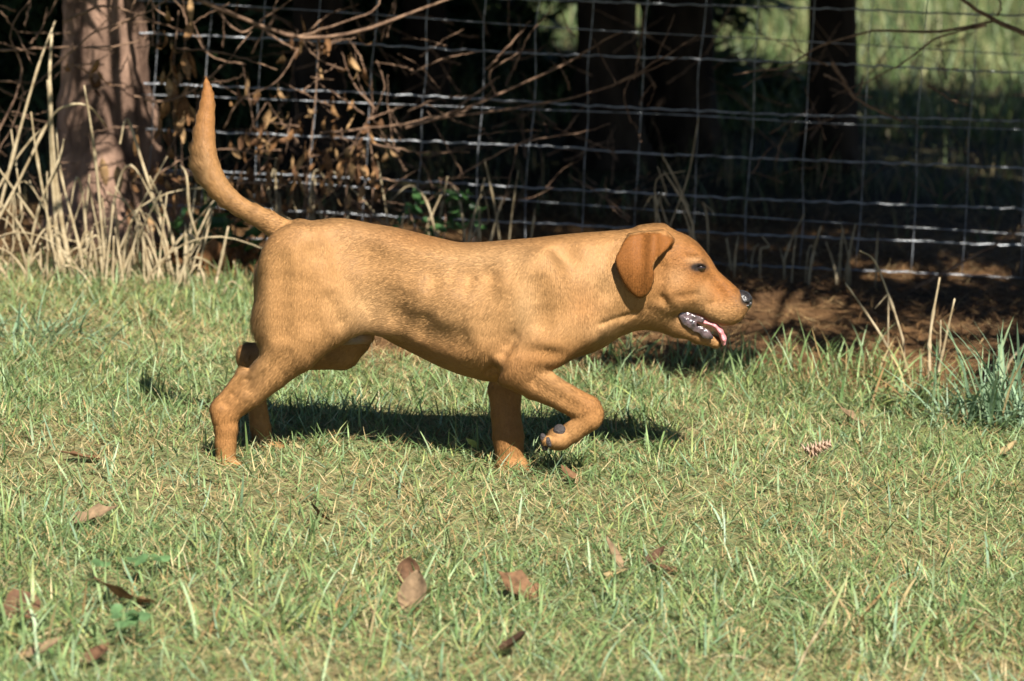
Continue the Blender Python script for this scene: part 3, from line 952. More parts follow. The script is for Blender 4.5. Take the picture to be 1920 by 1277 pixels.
def do_lip(s):
    def g(f):
        pts = [(1276, 593, .008), (1286, 602, .0115), (1297, 608, .012), (1303, 617, .007), (1313, 618, .0085), (1323, 626, .0105), (1333, 632, .006)]
        w = [(D3(a, b, s * (.036 - .010 * i / 6)), r) for i, (a, b, r) in enumerate(pts)]
        f.chain(w, .003, .55)
        f.cone(D3(1280, 588, s * .034), D3(1316, 600, s * .030), .007, .006, .003, ys=.6)
    return g


c = D3(1306, 608)
for s in (-1, 1):
    blob('lip', M_LIP, do_lip(s), c - np.array([.06, .06, .05]), c + np.array([.06, .06, .05]), .0017, 1)
c = D3(1325, 615)


def do_tongue(f):
    pts = [(1296, 600, .012), (1320, 602, .012), (1339, 608, .012), (1350, 620, .0115), (1356, 634, .011), (1357, 644, .008)]
    w = [(D3(a, b, -.008), r) for a, b, r in pts]
    f.chain([(a, b * .62) for a, b in w], .004, 3.4)
    f.cone(D3(1318, 599, -.008), D3(1349, 622, -.008), .003, .003, .004, op='cut')


blob('tongue', M_TONGUE, do_tongue, c - np.array([.05, .05, .05]), c + np.array([.05, .05, .05]), .0018)
c = D3(1049, 808, -.122)
blob('paw_pad', M_PAD, lambda f: f.ball(D3(1050, 809, -.107), (.0135, .011, .0155), .003, rot=.4), c - .03, c + .03, .002)
for a, b, t in ((1019, 822, -.112), (1029, 829, -.118), (1021, 836, -.106), (1020, 828, -.094)):
    cc = D3(a, b, t)
    blob('paw_pad', M_PAD, lambda f: f.ball(cc, (.0070, .0080, .0115), .003, rot=.3), cc - .02, cc + .02, .002)
# ------------------------------------------------------------------ grass
def blades(x, y, z, h, w, col, az, lean, bend, r, segs=3):
    """flat tapered blades as one mesh; every blade has its own lean, bend and colour"""
    n = len(x)
    t = np.linspace(0, 1, segs + 1)
    d = np.stack([np.cos(az), np.sin(az), np.zeros(n)], -1)
    fa_ = az + math.pi / 2 + r.normal(0, .5, n)
    sdir = np.stack([np.cos(fa_), np.sin(fa_), np.zeros(n)], -1)
    base = np.stack([x, y, z], -1)
    V, C = [], []
    for k, tt in enumerate(t):
        ang = lean + bend * tt
        out = h * (np.sin(lean + bend * tt * .5) * tt)
        up = h * (np.cos(lean + bend * tt * .5) * tt)
        p = base + d * out[:, None] + np.array([0, 0, 1]) * up[:, None]
        wd = w * (1 - tt) ** .6 * (0.75 + .5 * tt)
        shade = 1.0
        if k < segs:
            V += [p - sdir * wd[:, None] * .5, p + sdir * wd[:, None] * .5]; C += [col * (0.92 + .1 * tt)] * 2
        else:
            V.append(p); C.append(col * 1.05)
    V = np.stack(V, 1); C = np.stack(C, 1)
    m = V.shape[1]
    b = np.arange(n) * m
    q = [np.stack([b + 2 * k, b + 2 * k + 1, b + 2 * k + 3, b + 2 * k + 2], -1) for k in range(segs - 1)]
    k = segs - 1
    tr = np.stack([b + 2 * k, b + 2 * k + 1, b + 2 * k + 2], -1)
    return V.reshape(-1, 3), np.vstack(q) if q else np.zeros((0, 4), int), tr, C.reshape(-1, 3)


def pick(n, pal, r, var=.18):
    pal = np.array([p[:3] for p in pal]); 
    return pal


def palette(n, items, r, var=.2):
    w = np.array([i[3] for i in items]); c = np.array([i[:3] for i in items])
    return c[r.choice(len(items), n, p=w / w.sum())] * r.uniform(1 - var, 1 + var, (n, 1))


GREEN = [(.155, .23, .080, 3), (.215, .30, .120, 3), (.095, .165, .055, 2), (.25, .335, .175, 1.8), (.26, .30, .10, 1.7)]
STRAW = [(.38, .30, .15, 3), (.30, .21, .09, 2), (.44, .36, .20, 1.6), (.26, .165, .07, 1)]
r = np.random.default_rng(21)
N = 330000
x = r.uniform(-2.2, 2.2, N); y = 3.9 + (8.6 - 3.9) * r.random(N) ** 1.0
ok = (y < lawn_edge(x) + r.normal(0, .05, N)) & (np.abs(x) < .28 * y + .25)
x, y = x[ok], y[ok]; N = len(x)
clump = .5 + .5 * lump(x, y, 9.0); clump2 = .5 + .5 * lump(x + 3, y - 5, 3.2)
ok = r.random(N) < .45 + .55 * clump
x, y, clump, clump2 = x[ok], y[ok], clump[ok], clump2[ok]; N = len(x)
z = ground_z(x, y) - .004
edge = lawn_edge(x) - y
h = r.gamma(4, .0095, N) * (.55 + .75 * clump)
h *= 1 + .7 * np.exp(-(edge / .25) ** 2) * (r.random(N) < .5)
h *= 1 - .30 * np.exp(-((y - 5.85) / .35) ** 2)
w = r.uniform(.0022, .0056, N)
col = palette(N, GREEN, r, .34)
dry = r.random(N) < (.13 + .46 * (1 - clump2) ** 1.3 + .12 * np.exp(-((y - 6.1) / .5) ** 2))
col[dry] = palette(int(dry.sum()), STRAW, r)
w[dry] *= .7; h[dry] *= .8; wet = np.abs(r.normal(.80, .45, N)); wet[dry] += .55
def blade_mesh(name, x, y, z, h, w, col, az, lean, bend, r, mat, segs=3):
    V, Q, T, C = blades(x, y, z, h, w, col, az, lean, bend, r, segs)
    me = mesh_np(name, V, Q, T)
    set_col(me, C)
    return link(name, me, mat)
lawn = blade_mesh('lawn_grass', x, y, z, h, w, col, r.uniform(0, 6.283, N), wet, r.normal(.7, .55, N), r, M_BLADE)
tag(lawn, 'short patchy green and straw lawn under and around the dog', 'grass', kind='stuff')

# dead straw lying flat in the turf
N = 190000
x = r.uniform(-2.2, 2.2, N); y = r.uniform(3.9, 8.6, N)
ok = (y < lawn_edge(x) + .05) & (np.abs(x) < .28 * y + .25)
x, y = x[ok], y[ok]; N = len(x)
o = blade_mesh('dead_thatch', x, y, ground_z(x, y) + r.uniform(0, .018, N), r.uniform(.018, .06, N), r.uniform(.0014, .0034, N), np.where((r.random(N) < .30 + .45 * (.5 + .5 * lump(x + 3, y - 5, 3.2)))[:, None], palette(N, GREEN, r, .3), palette(N, STRAW, r, .3)),
               r.uniform(0, 6.283, N), r.normal(1.28, .2, N), r.normal(0, .3, N), r, M_STRAW, 2)
tag(o, 'dead straw-coloured thatch lying flat between the green blades', 'thatch', kind='stuff')

# coarse long blades: tufts along the lawn edge and scattered through the lawn
def tuft(label, px, py, n, h0, spread, wid, seed, pal=GREEN, lean0=.5, dryf=.1, name='grass_tuft', az=None):
    r = np.random.default_rng(seed)
    g = G(px, py)
    t = thing(name, label, 'grass tuft', g, 'coarse grass tufts')
    x = g[0] + r.normal(0, spread, n); y = g[1] + r.normal(0, spread * .7, n)
    col = palette(n, pal, r)
    d = r.random(n) < dryf
    col[d] = palette(int(d.sum()), STRAW, r)
    a = r.uniform(0, 6.283, n) if az is None else r.normal(az, .8, n)
    V, Q, T, C = blades(x, y, ground_z(x, y) - .004, h0 * r.uniform(.45, 1.15, n), wid * r.uniform(.6, 1.3, n), col, a, np.abs(r.normal(lean0, .3, n)), r.normal(.9, .45, n), r, 6)
    me = mesh_np('blades', V - g, Q, T); set_col(me, C)
    o = link('blades', me, M_BLADE, t)
    o['kind'] = 'stuff'
    return t


BLUE = [(.16, .25, .14, 3), (.22, .32, .20, 3), (.13, .20, .095, 1.5), (.25, .33, .18, 1)]
tuft('big blue-green grass tuft with long arching blades at the right edge', 1885, 800, 120, .25, .06, .0085, 1, BLUE, .45, .05)
tuft('smaller blue-green tuft left of the big one at the right edge', 1790, 790, 60, .18, .05, .0075, 2, BLUE, .6, .1)
tuft('long pale blades sweeping flat in front of the dry stems right of the pine needles', 1660, 765, 130, .17, .07, .0085, 3, GREEN, 1.0, .12, az=.1)
tuft('upright green blades at the litter edge below the dog\'s nose', 1420, 705, 90, .12, .07, .0065, 4, GREEN, .25, .1)
tuft('upright green blades at the litter edge below the dog\'s throat', 1180, 668, 110, .09, .08, .006, 5, GREEN, .25, .1)
tuft('upright green blades in the litter between the two pairs of dry stems', 1560, 700, 90, .13, .08, .0065, 6, GREEN, .3, .15)
tuft('ragged green blades at the litter edge just right of the dog\'s tongue', 1330, 690, 60, .11, .05, .006, 21, GREEN, .3, .15)
tuft('ragged green blades in front of the upright pair of dry stems', 1720, 725, 80, .12, .07, .006, 22, GREEN, .45, .25)
tuft('ragged green blades in front of the leaning pair of dry stems', 1630, 715, 70, .12, .06, .006, 23, GREEN, .4, .2)
tuft('thin tuft of grass standing just right of the dog\'s lifted paw', 1225, 800, 70, .09, .035, .0045, 7, GREEN, .3, .1)
tuft('green arching tuft at the foot of the tall dry grass on the far left', 90, 640, 120, .14, .08, .008, 8, BLUE, .8, .1)
tuft('green tuft left of the dog\'s rump among the dry stems', 300, 600, 90, .11, .08, .006, 9, GREEN, .6, .3)
tuft('coarse leafy tuft in the lower left corner', 110, 1200, 110, .11, .07, .008, 10, GREEN, .6, .1)
tuft('coarse tuft of wide blades near the bottom, left of the middle', 560, 1185, 100, .10, .09, .007, 11, GREEN, .6, .1)
tuft('tuft of wide blades and bleached stems in the bottom right', 1700, 1190, 130, .11, .10, .0075, 12, GREEN, .7, .3)
tuft('sparse tuft of wide blades right of the lawn\'s bare middle', 1580, 985, 40, .07, .09, .005, 13, GREEN, .7, .1)
tuft('dark dense tuft in the shade under the dog\'s belly', 640, 775, 90, .07, .07, .0045, 14, BLUE, .5, .05)

# single long blades strewn through the lawn
N = 9500
x = r.uniform(-1.9, 1.9, N); y = 4.3 + 2.8 * r.random(N) ** 1.5
o = blade_mesh('long_grass_blades', x, y, ground_z(x, y), r.uniform(.04, .095, N), r.uniform(.0035, .0072, N), palette(N, BLUE[:2] + GREEN * 2, r), r.uniform(0, 6.283, N), np.abs(r.normal(1.0, .4, N)), r.normal(.5, .5, N), r, M_BLADE, 5)
tag(o, 'longer wide green blades scattered through the short lawn', 'grass', kind='stuff')

# ------------------------------------------------------------------ needle and leaf litter under the trees
N = 60000
x = r.uniform(-2.8, 2.8, N); y = r.uniform(6.9, 10.2, N)
ok = (y > lawn_edge(x) - .08 + r.normal(0, .05, N))
x, y = x[ok], y[ok]; N = len(x)
o = blade_mesh('needle_litter', x, y, ground_z(x, y) + r.uniform(0, .014, N), r.uniform(.03, .09, N), r.uniform(.0015, .004, N),
               palette(N, [(.22, .12, .05, 3), (.31, .20, .09, 2), (.13, .07, .032, 3), (.42, .30, .15, 1)], r, .3), r.uniform(0, 6.283, N), r.normal(1.45, .13, N), r.normal(0, .4, N), r, M_STRAW, 2)
tag(o, 'rusty brown fallen needles and grass litter beneath the fence', 'litter', kind='stuff')

# grass of the paddock beyond the trees
N = 30000
y = 12.2 + 11 * r.random(N) ** 1.1; x = r.uniform(-1, 1, N) * (.22 * y + .5)
hh = r.gamma(5, .022, N) * (1 + .06 * (y - 9))
col = palette(N, [(.10, .16, .05, 3), (.16, .20, .07, 2), (.26, .25, .11, 2), (.08, .13, .05, 2)], r)
o = blade_mesh('paddock_grass', x, y, ground_z(x, y), hh, r.uniform(.006, .013, N), col, r.uniform(0, 6.283, N), np.abs(r.normal(.3, .3, N)), r.normal(.5, .4, N), r, M_BLADE, 3)
tag(o, 'rough green grass of the paddock beyond the fence and trunks', 'grass', kind='stuff')

N = 5000
y = r.uniform(9.3, 12.6, N); x = r.uniform(-1, 1, N) * (.2 * y + .4)
ok = lump(x, y, 3.0) > -.1
x, y = x[ok], y[ok]; N = len(x)
o = blade_mesh('undergrowth', x, y, ground_z(x, y), r.gamma(5, .022, N), r.uniform(.003, .008, N), palette(N, [(.09, .13, .045, 3), (.20, .16, .075, 2), (.26, .20, .10, 1)], r), r.uniform(0, 6.283, N), np.abs(r.normal(.4, .3, N)), r.normal(.6, .5, N), r, M_BLADE, 4)
tag(o, 'thin shaded weeds and dead stems on the dark floor beyond the fence', 'weeds', kind='stuff')


# ------------------------------------------------------------------ tall dry grass
def stalk_clump(label, stalks, y, group='dry grass standing along the lawn edge', name='dry_grass_clump', mat=M_STALK):
    """each stalk: list of photo pixels from root to tip plus a root radius in mm"""
    p0 = P(*stalks[0][0][0], y)
    t = thing(name, label, 'dry grass', (p0[0], y, float(ground_z(p0[0], y))), group)
    for pts, rad in stalks:
        yo = y + random.uniform(-.07, .07)
        n = 16
        w = curve_pts([P(a, b, yo + i * random.uniform(-.02, .02)) for i, (a, b) in enumerate(pts)], n)
        w[0, 2] = float(ground_z(w[0, 0], w[0, 1])) - .01
        rr = rad / 1000 * 1.25 * np.linspace(1.15, .55, n)
        rr[5] *= 1.5; rr[10] *= 1.5
        tube('stalk', w, rr, mat, t, 6, .06)
    return t


def leafy(px, py, h, n, spread, seed):
    """bent dry leaves and thinner stems at the foot of a clump"""
    r = random.Random(seed)
    out = []
    for _ in range(n):
        x = px + r.gauss(0, spread); hh = h * r.uniform(.35, 1.0); ln = r.gauss(0, .3)
        k = r.random()
        b = py + r.uniform(-12, 25)
        if k < .45:
            out.append(([(x, b), (x + ln * hh * .4, b - hh * .5), (x + ln * hh, b - hh)], r.uniform(1.6, 3.6)))
        elif k < .8:
            out.append(([(x, b), (x + ln * hh * .5, b - hh * .6), (x + ln * hh * 1.2, b - hh * .8), (x + ln * hh * 2.2 + r.gauss(0, 15), b - hh * .55)], r.uniform(1.3, 2.8)))
        else:
            out.append(([(x, b), (x + ln * hh * .8, b - hh * .45), (x + ln * hh * .9 + r.choice((-1, 1)) * 14, b - hh * .55), (x + ln * hh, b - hh * .95)], r.uniform(1.5, 3.0)))
    return out


stalk_clump('thickest bundle of tall bleached grass stalks, far left', [
    ([(150, 590), (110, 380), (94, 180), (97, 60)], 5.5), ([(140, 600), (105, 420), (90, 150)], 4.8), ([(-20, 470), (25, 290), (70, 130), (104, 38)], 3.6),
    ([(-40, 480), (40, 330), (90, 230), (120, 200), (165, 198), (200, 238)], 3.0), ([(120, 590), (95, 440), (70, 300), (58, 210)], 3.4), ([(170, 600), (150, 470), (115, 330), (105, 240)], 3.2),
    ([(40, 560), (70, 400), (110, 300), (120, 260)], 3.0), ([(-60, 460), (10, 330), (60, 260), (90, 235)], 2.6)] + leafy(100, 600, 370, 40, 60, 1), 8.05)
stalk_clump('single straight dry stem crossing the conifer trunk on the left', [([(203, 640), (197, 500), (178, 290), (158, 160)], 3.6)] + leafy(205, 610, 260, 12, 24, 2), 7.95)
stalk_clump('leaning pair of dry stems with a broken tip, left of the raised tail', [
    ([(332, 560), (305, 430), (262, 290), (238, 222), (225, 270)], 3.8), ([(350, 560), (310, 400), (280, 330)], 3.4), ([(300, 570), (250, 400), (200, 360)], 2.6), ([(320, 560), (270, 430), (215, 350)], 2.4)] + leafy(300, 590, 250, 22, 40, 3), 8.1)
stalk_clump('kinked dry stems just below the dog\'s tail', [
    ([(345, 510), (352, 440), (372, 455), (355, 395), (350, 330), (338, 310)], 3.6), ([(392, 580), (412, 500), (428, 425)], 4.0), ([(348, 505), (348, 420)], 3.2)] + leafy(400, 575, 110, 8, 40, 4), 8.0)
stalk_clump('short ragged dry stems between the bundle and the leaning pair', leafy(245, 600, 240, 20, 40, 5), 8.0)
stalk_clump('pair of dry stems leaning left under the fence on the right', [([(1675, 670), (1640, 610), (1585, 530)], 2.6), ([(1698, 655), (1672, 570), (1640, 490), (1612, 470)], 2.4), ([(1668, 548), (1640, 579)], 1.6)], 7.35)
stalk_clump('pair of upright dry stems at the lawn edge on the right', [([(1742, 700), (1745, 620), (1762, 520)], 3.4), ([(1758, 705), (1772, 640), (1790, 560)], 3.0), ([(1755, 700), (1762, 660), (1764, 600)], 2.0)], 7.1)
stalk_clump('lone dry stem leaning in from the right edge', [([(1878, 715), (1895, 675), (1925, 640)], 3.4)], 7.05)
stalk_clump('dry thin grass stems standing against the fence behind the dog\'s head', leafy(1285, 440, 160, 7, 34, 6) + [([(1250, 440), (1290, 330), (1310, 220)], 1.8), ([(1240, 440), (1230, 340), (1285, 320)], 1.6)], 8.5)
stalk_clump('dry thin grass stems standing against the fence above the dog\'s back', leafy(850, 470, 190, 16, 130, 7), 8.5)
stalk_clump('dry thin grass stems standing against the fence above the dog\'s rump', leafy(560, 470, 190, 16, 70, 8), 8.5)
stalk_clump('straw-coloured stems at the fence foot on the right', leafy(1500, 500, 110, 16, 80, 9), 8.55)
stalk_clump('fallen pale grass stem curving across the bottom of the lawn', [([(1480, 1280), (1430, 1252), (1390, 1232), (1340, 1232), (1300, 1250)], 2.2)], G(1400, 1250)[1], name='fallen_dry_grass')
stalk_clump('dark thin stem standing in the lawn at the bottom right', [([(1490, 1270), (1515, 1215), (1548, 1165)], 1.8)], G(1490, 1270)[1], name='upright_dry_grass')

# ------------------------------------------------------------------ dead conifer limbs in front of the fence
def limb_thing(label, limbs, y, cat='branch', name='dead_branch', group='bare dead limbs by the fence', mat=M_TWIG, tree=None):
    """a bare limb with twigs; one that grows on a tree is a part of that tree"""
    p0 = P(*limbs[0][0][0][:2], y)
    if tree is None: t = thing(name, label, cat, tuple(p0), group)
    else: t = tree
    for i, (pts, rad) in enumerate(limbs):
        w = curve_pts([P(p[0], p[1], p[2] if len(p) > 2 else y + .02 * math.sin(k * 2.1 + i)) for k, p in enumerate(pts)], 18)
        w += rng.normal(0, .0013, w.shape)
        o = tube('limb' if i == 0 else 'twig', w, rad / 1000 * np.linspace(1.2, .5, 18), mat, t, 6, .08)
        if tree is not None and i == 0: first = o; o.name = 'dead_limb'
        elif tree is not None: o.parent = first
    return t


limb_thing('long brown dead limb sweeping from the left conifer across the fence', [
    ([(205, -70, 8.75), (300, -30), (400, 10), (480, 45), (560, 70), (660, 62), (760, 28), (880, -15)], 6.5), ([(560, 70), (620, 50), (700, 20), (720, -20)], 3.2), ([(480, 45), (530, 80), (560, 95)], 3.5), ([(400, 10), (450, 60), (500, 30), (560, -10)], 3)], 8.35, tree=pine)
limb_thing('forked dead limb rising to the right over the fence above the dog\'s back', [
    ([(760, 240), (840, 215), (930, 180), (1040, 130), (1110, 90), (1168, 58)], 4.2), ([(930, 180), (920, 135), (970, 100)], 3.0), ([(912, 130), (950, 90), (995, 38)], 3.2), ([(840, 215), (900, 170), (938, 142)], 2.6)], 8.45)
limb_thing('thin dead limb curving up from mid fence toward the dark trunks', [
    ([(750, 236), (830, 222), (950, 205), (1060, 185), (1160, 155), (1230, 115), (1310, 66)], 3.4), ([(1160, 155), (1220, 130), (1280, 105)], 2.4), ([(1190, 145), (1200, 90), (1208, 20)], 2.2)], 8.5)
limb_thing('lowest dead limb crossing the fence in front of the trunks', [([(860, 330), (930, 290), (1000, 262), (1080, 250), (1145, 232)], 2.6), ([(975, 270), (1010, 250)], 2.0)], 8.45)
limb_thing('short dead limb hanging over the fence above the dog\'s rump', [([(600, 250), (680, 242), (760, 232), (820, 215)], 3.2), ([(700, 270), (780, 285), (880, 285)], 2.4)], 8.4)
limb_thing('dark bare limb entering at the top right corner with twigs', [
    ([(2360, 250, 7.9), (2150, 170, 8.1), (1990, 95), (1920, 62), (1860, 36), (1795, -8)], 9.5), ([(1862, 40), (1750, 60), (1640, 58), (1540, 85), (1470, 125), (1375, 140)], 3.6),
    ([(1850, 48), (1760, 70), (1690, 120), (1630, 150), (1560, 180)], 2.8), ([(1870, 30), (1876, 10), (1860, -20)], 3.0)], 8.3, tree=right_tree)
limb_thing('forked dead stick caught on the fence below the right trunk', [
    ([(1560, 118), (1590, 165), (1600, 182), (1640, 205), (1690, 228)], 5.0), ([(1600, 182), (1612, 168), (1618, 140)], 3.4), ([(1545, 140), (1580, 158), (1600, 180)], 3.2), ([(1740, 160), (1790, 190), (1830, 200)], 2.4)], 8.45)
limb_thing('long bare stick leaning against the fence at its right end', [([(1715, 540), (1790, 500), (1880, 450), (1960, 400)], 4.2)], 8.3)
limb_thing('tangle of thin dead twigs across the conifer trunk at the upper left', [
    ([(-20, 95), (60, 92), (140, 88), (210, 95)], 3.4), ([(95, 130), (130, 100), (180, 60), (260, 30), (330, -10)], 3.0), ([(120, 40), (190, 12), (240, 20), (290, 40)], 3.6), ([(160, 90), (230, 85), (300, 60)], 2.8),
    ([(-10, 260), (30, 180), (40, 120), (20, 60), (60, -10)], 3.0), ([(-10, 150), (40, 160), (30, 220), (-10, 300)], 2.4), ([(0, 20), (30, 60), (60, 120)], 2.2), ([(20, 210), (60, 215), (100, 205)], 2.2)], 8.25)
limb_thing('thin twigs hanging between the conifer and the fence', [
    ([(250, 180), (300, 190), (360, 170), (420, 120), (470, 60)], 3.0), ([(330, 90), (420, 100), (520, 130)], 2.6), ([(420, 240), (450, 190), (520, 150), (560, 90)], 2.6), ([(280, 340), (340, 300), (430, 280), (520, 300)], 2.8), ([(430, 340), (500, 345), (560, 352)], 2.4)], 8.3)


def twig_mass(label, box, n, y, seed, rad=(1.2, 2.6)):
    r2 = random.Random(seed)
    tw = []
    for _ in range(n):
        x, yy = r2.uniform(box[0], box[2]), r2.uniform(box[1], box[3])
        a = r2.choice((r2.gauss(.5, .4), r2.gauss(2.6, .4), r2.gauss(1.57, .5)))
        L = r2.uniform(40, 150)
        b = r2.gauss(0, .35)
        pts = [(x, yy), (x + L * .5 * math.cos(a), yy - L * .5 * math.sin(a)), (x + L * .5 * (math.cos(a) + math.cos(a + b)), yy - L * .5 * (math.sin(a) + math.sin(a + b)))]
        tw.append((pts, r2.uniform(*rad)))
    return limb_thing(label, tw, y, 'twigs', 'dead_twigs')


twig_mass('brown mesh of fine dead twigs between the raised tail and the fence', (400, 60, 760, 470), 60, 8.5, 1)
twig_mass('fine dead twigs in front of the conifer trunk beside the dry grass', (0, 20, 400, 480), 60, 8.45, 2)
twig_mass('dim tangle of dead twigs on the ground side beyond the fence, left of the trunks', (430, 40, 1080, 440), 70, 9.6, 11, (1.6, 3.4))
twig_mass('dim tangle of dead twigs beyond the fence under the right trunk', (1100, 60, 1900, 420), 60, 9.8, 12, (1.4, 3.0))
twig_mass('sparse thin dead twigs on the fence above the dog\'s back', (760, 60, 1250, 420), 34, 8.55, 3, (1.0, 2.2))
twig_mass('few thin dead twigs on the fence right of the dog\'s head', (1380, 60, 1900, 420), 14, 8.55, 4, (1.0, 2.0))


# ------------------------------------------------------------------ leaves
def leaf_mesh(L, W, curl, fold, r, col, lobes=0, nu=9):
    """pointed leaf blade, curled along its length and folded at the midrib, with a stalk"""
    u = np.linspace(0, 1, nu); s = np.linspace(-1, 1, 5)
    Uu, S = np.meshgrid(u, s, indexing='ij')
    wid = W * .5 * np.sin(np.pi * np.clip(Uu, .02, .985) ** .8) ** .8
    if lobes: wid = wid * (1 + .30 * np.sin(Uu * lobes * 2 * math.pi))
    yv = S * wid
    ang = curl * Uu
    xx = L * np.sin(ang) / curl if abs(curl) > .05 else L * Uu
    zz = L * (1 - np.cos(ang)) / curl if abs(curl) > .05 else 0 * Uu
    zz = zz + np.abs(yv) * fold + r.normal(0, .02 * W, Uu.shape)
    v = np.stack([xx, yv, zz], -1).reshape(-1, 3)
    i, j = np.meshgrid(np.arange(nu - 1), np.arange(4), indexing='ij')
    q = np.stack([i * 5 + j, (i + 1) * 5 + j, (i + 1) * 5 + j + 1, i * 5 + j + 1], -1).reshape(-1, 4)
    b = Bag(); b.add(v, q, None, col)
    b.add(*tube_data([(-.22 * L, 0, -.02 * L), (-.1 * L, 0, 0), (0, 0, 0)], .03 * W, 4), np.array(col) * .7)
    me = b.mesh('leaf')
    return me


DEAD = [(.15, .080, .040), (.115, .060, .032), (.21, .140, .080), (.08, .042, .024), (.32, .24, .12)]
LEAVES = [  # pixel, length m, width, colour, heading, pitch, roll, curl, fold, label
    (290, 1140, .115, .065, 0, 200, -8, 10, .7, .35, 'largest curled brown leaf on the lawn, lower left'),
    (60, 1178, .075, .06, 1, 120, -15, -20, .9, .4, 'dark brown leaf half hidden in grass at the left edge'),
    (125, 990, .10, .045, 2, 10, -5, 15, .5, .5, 'greyish folded leaf in the grass at the left, mid lawn'),
    (150, 1255, .06, .04, 1, 40, -10, 0, .5, .3, 'small brown leaf scrap at the bottom left'),
    (762, 1105, .052, .040, 1, 80, -45, 10, 1.2, .5, 'upright cupped brown leaf, upper of the two at bottom centre'),
    (765, 1155, .075, .06, 2, 60, -35, -10, .8, .3, 'pale tan leaf just below the upright cupped one'),
    (1165, 1078, .075, .032, 2, 130, -30, 25, .6, .6, 'pointed tan leaf standing on edge, centre right lawn'),
    (1118, 1090, .065, .022, 4, 350, -5, 10, .5, .4, 'narrow straw-pale leaf left of the pointed tan one'),
    (1210, 1068, .05, .03, 3, 30, -20, 10, .7, .4, 'small dark leaf right of the pointed tan one'),
    (1285, 1085, .07, .04, 1, 170, -6, 5, .4, .3, 'flat reddish leaf sunk in grass, centre right lawn'),
    (1020, 1132, .095, .06, 0, 160, -12, -15, .6, .3, 'reddish brown leaf with a folded right half, bottom middle'),
    (1088, 912, .06, .036, 0, 140, -12, 10, .6, .3, 'oval russet leaf on bare turf right of the front paw'),
    (620, 985, .06, .03, 3, 200, -20, 0, 1.0, .5, 'small dark curled leaf below the dog\'s belly'),
    (930, 1230, .08, .04, 3, 330, -15, 20, .8, .5, 'dark curled leaf at the bottom edge, centre'),
    (190, 868, .085, .04, 0, 190, -5, 5, .3, .3, 'flat pinkish brown leaf left of the hind paw'),
    (1625, 805, .085, .05, 2, 150, -10, 10, .7, .3, 'light brown leaf lying under the flattened long blades on the right'),
    (1390, 1200, .022, .018, 4, 100, -20, 0, .4, .2, 'tiny yellow leaf scrap at bottom right'),
    (30, 1245, .08, .03, 2, 20, -8, 10, .5, .4, 'pale shred of leaf in the bottom left corner'),
    (1875, 860, .05, .03, 4, 20, -20, 0, .6, .4, 'pale leaf scrap in front of the tuft on the right'),
    (800, 1120, .05, .03, 4, 300, -10, 0, .6, .3, 'bleached leaf scrap right of the upright cupped leaf'),
]
for k, (px, py, L, W, ci, hd, pit, rol, cu, fo, lab) in enumerate(LEAVES):
    g = G(px, py)
    r2 = np.random.default_rng(50 + k)
    o = link('fallen_leaf', leaf_mesh(L, W, cu, fo, r2, DEAD[ci], 2 if L > .08 else 0), M_DEADLEAF)
    o.location = g + np.array([0, 0, .007])
    o.rotation_euler = (math.radians(rol), math.radians(pit), math.radians(hd))
    tag(o, lab, 'leaf', 'fallen leaves on the lawn')
g = G(897, 858)
o = link('fallen_leaf', leaf_mesh(.035, .028, .5, .2, rng, (.45, .48, .12)), M_LEAF)
o.location = g + np.array([0, 0, .02]); o.rotation_euler = (0, -.3, 2.6)
tag(o, 'bright yellow-green leaf scrap left of the standing front paw', 'leaf', 'fallen leaves on the lawn')

# fir cone: scales set in spirals round a core
g = G(1530, 872)
cone = thing('pine_cone', 'small open pinkish brown cone lying in the grass on the right', 'cone', g + np.array([0, 0, .024]))
M_CONE = mat_noise('cone_scale', (.24, .15, .10), (.46, .34, .25), 120, .8, .2, .4)
tube('core', np.array([cone.location]) + np.array([[-.018, 0, .0], [0, 0, .008], [.018, 0, .014]]), [.005, .007, .004], M_CONE, cone, 8)
sc_v = np.array([(0, -.0022, 0), (0, .0022, 0), (.009, .006, .001), (.014, .004, .004), (.0155, 0, .0055), (.014, -.004, .004), (.009, -.006, .001), (.009, 0, .0035), (.006, 0, -.002)])
sc_t = [(0, 1, 7), (1, 2, 7), (2, 3, 7), (3, 4, 7), (4, 5, 7), (5, 6, 7), (6, 0, 7), (1, 0, 8), (2, 1, 8), (3, 2, 8), (4, 3, 8), (5, 4, 8), (6, 5, 8), (0, 6, 8)]
sc_me = mesh_np('scale', sc_v, None, sc_t, False)
for k in range(30):
    f = k / 29
    o = link('scale', sc_me, M_CONE, cone)
    a = k * 2.39996
    ax = Matrix.Rotation(-.42, 4, 'Y')
    m = ax @ Matrix.Translation((-.018 + .036 * f, 0, 0)) @ Matrix.Rotation(a, 4, 'X') @ Matrix.Rotation(-1.05 + .9 * f - 0.2, 4, 'Y') @ Matrix.Scale(1.15 - .5 * f, 4)
    m = Matrix.Translation((0, 0, .010)) @ Matrix.Scale(1.35, 4) @ m
    o.matrix_local = m


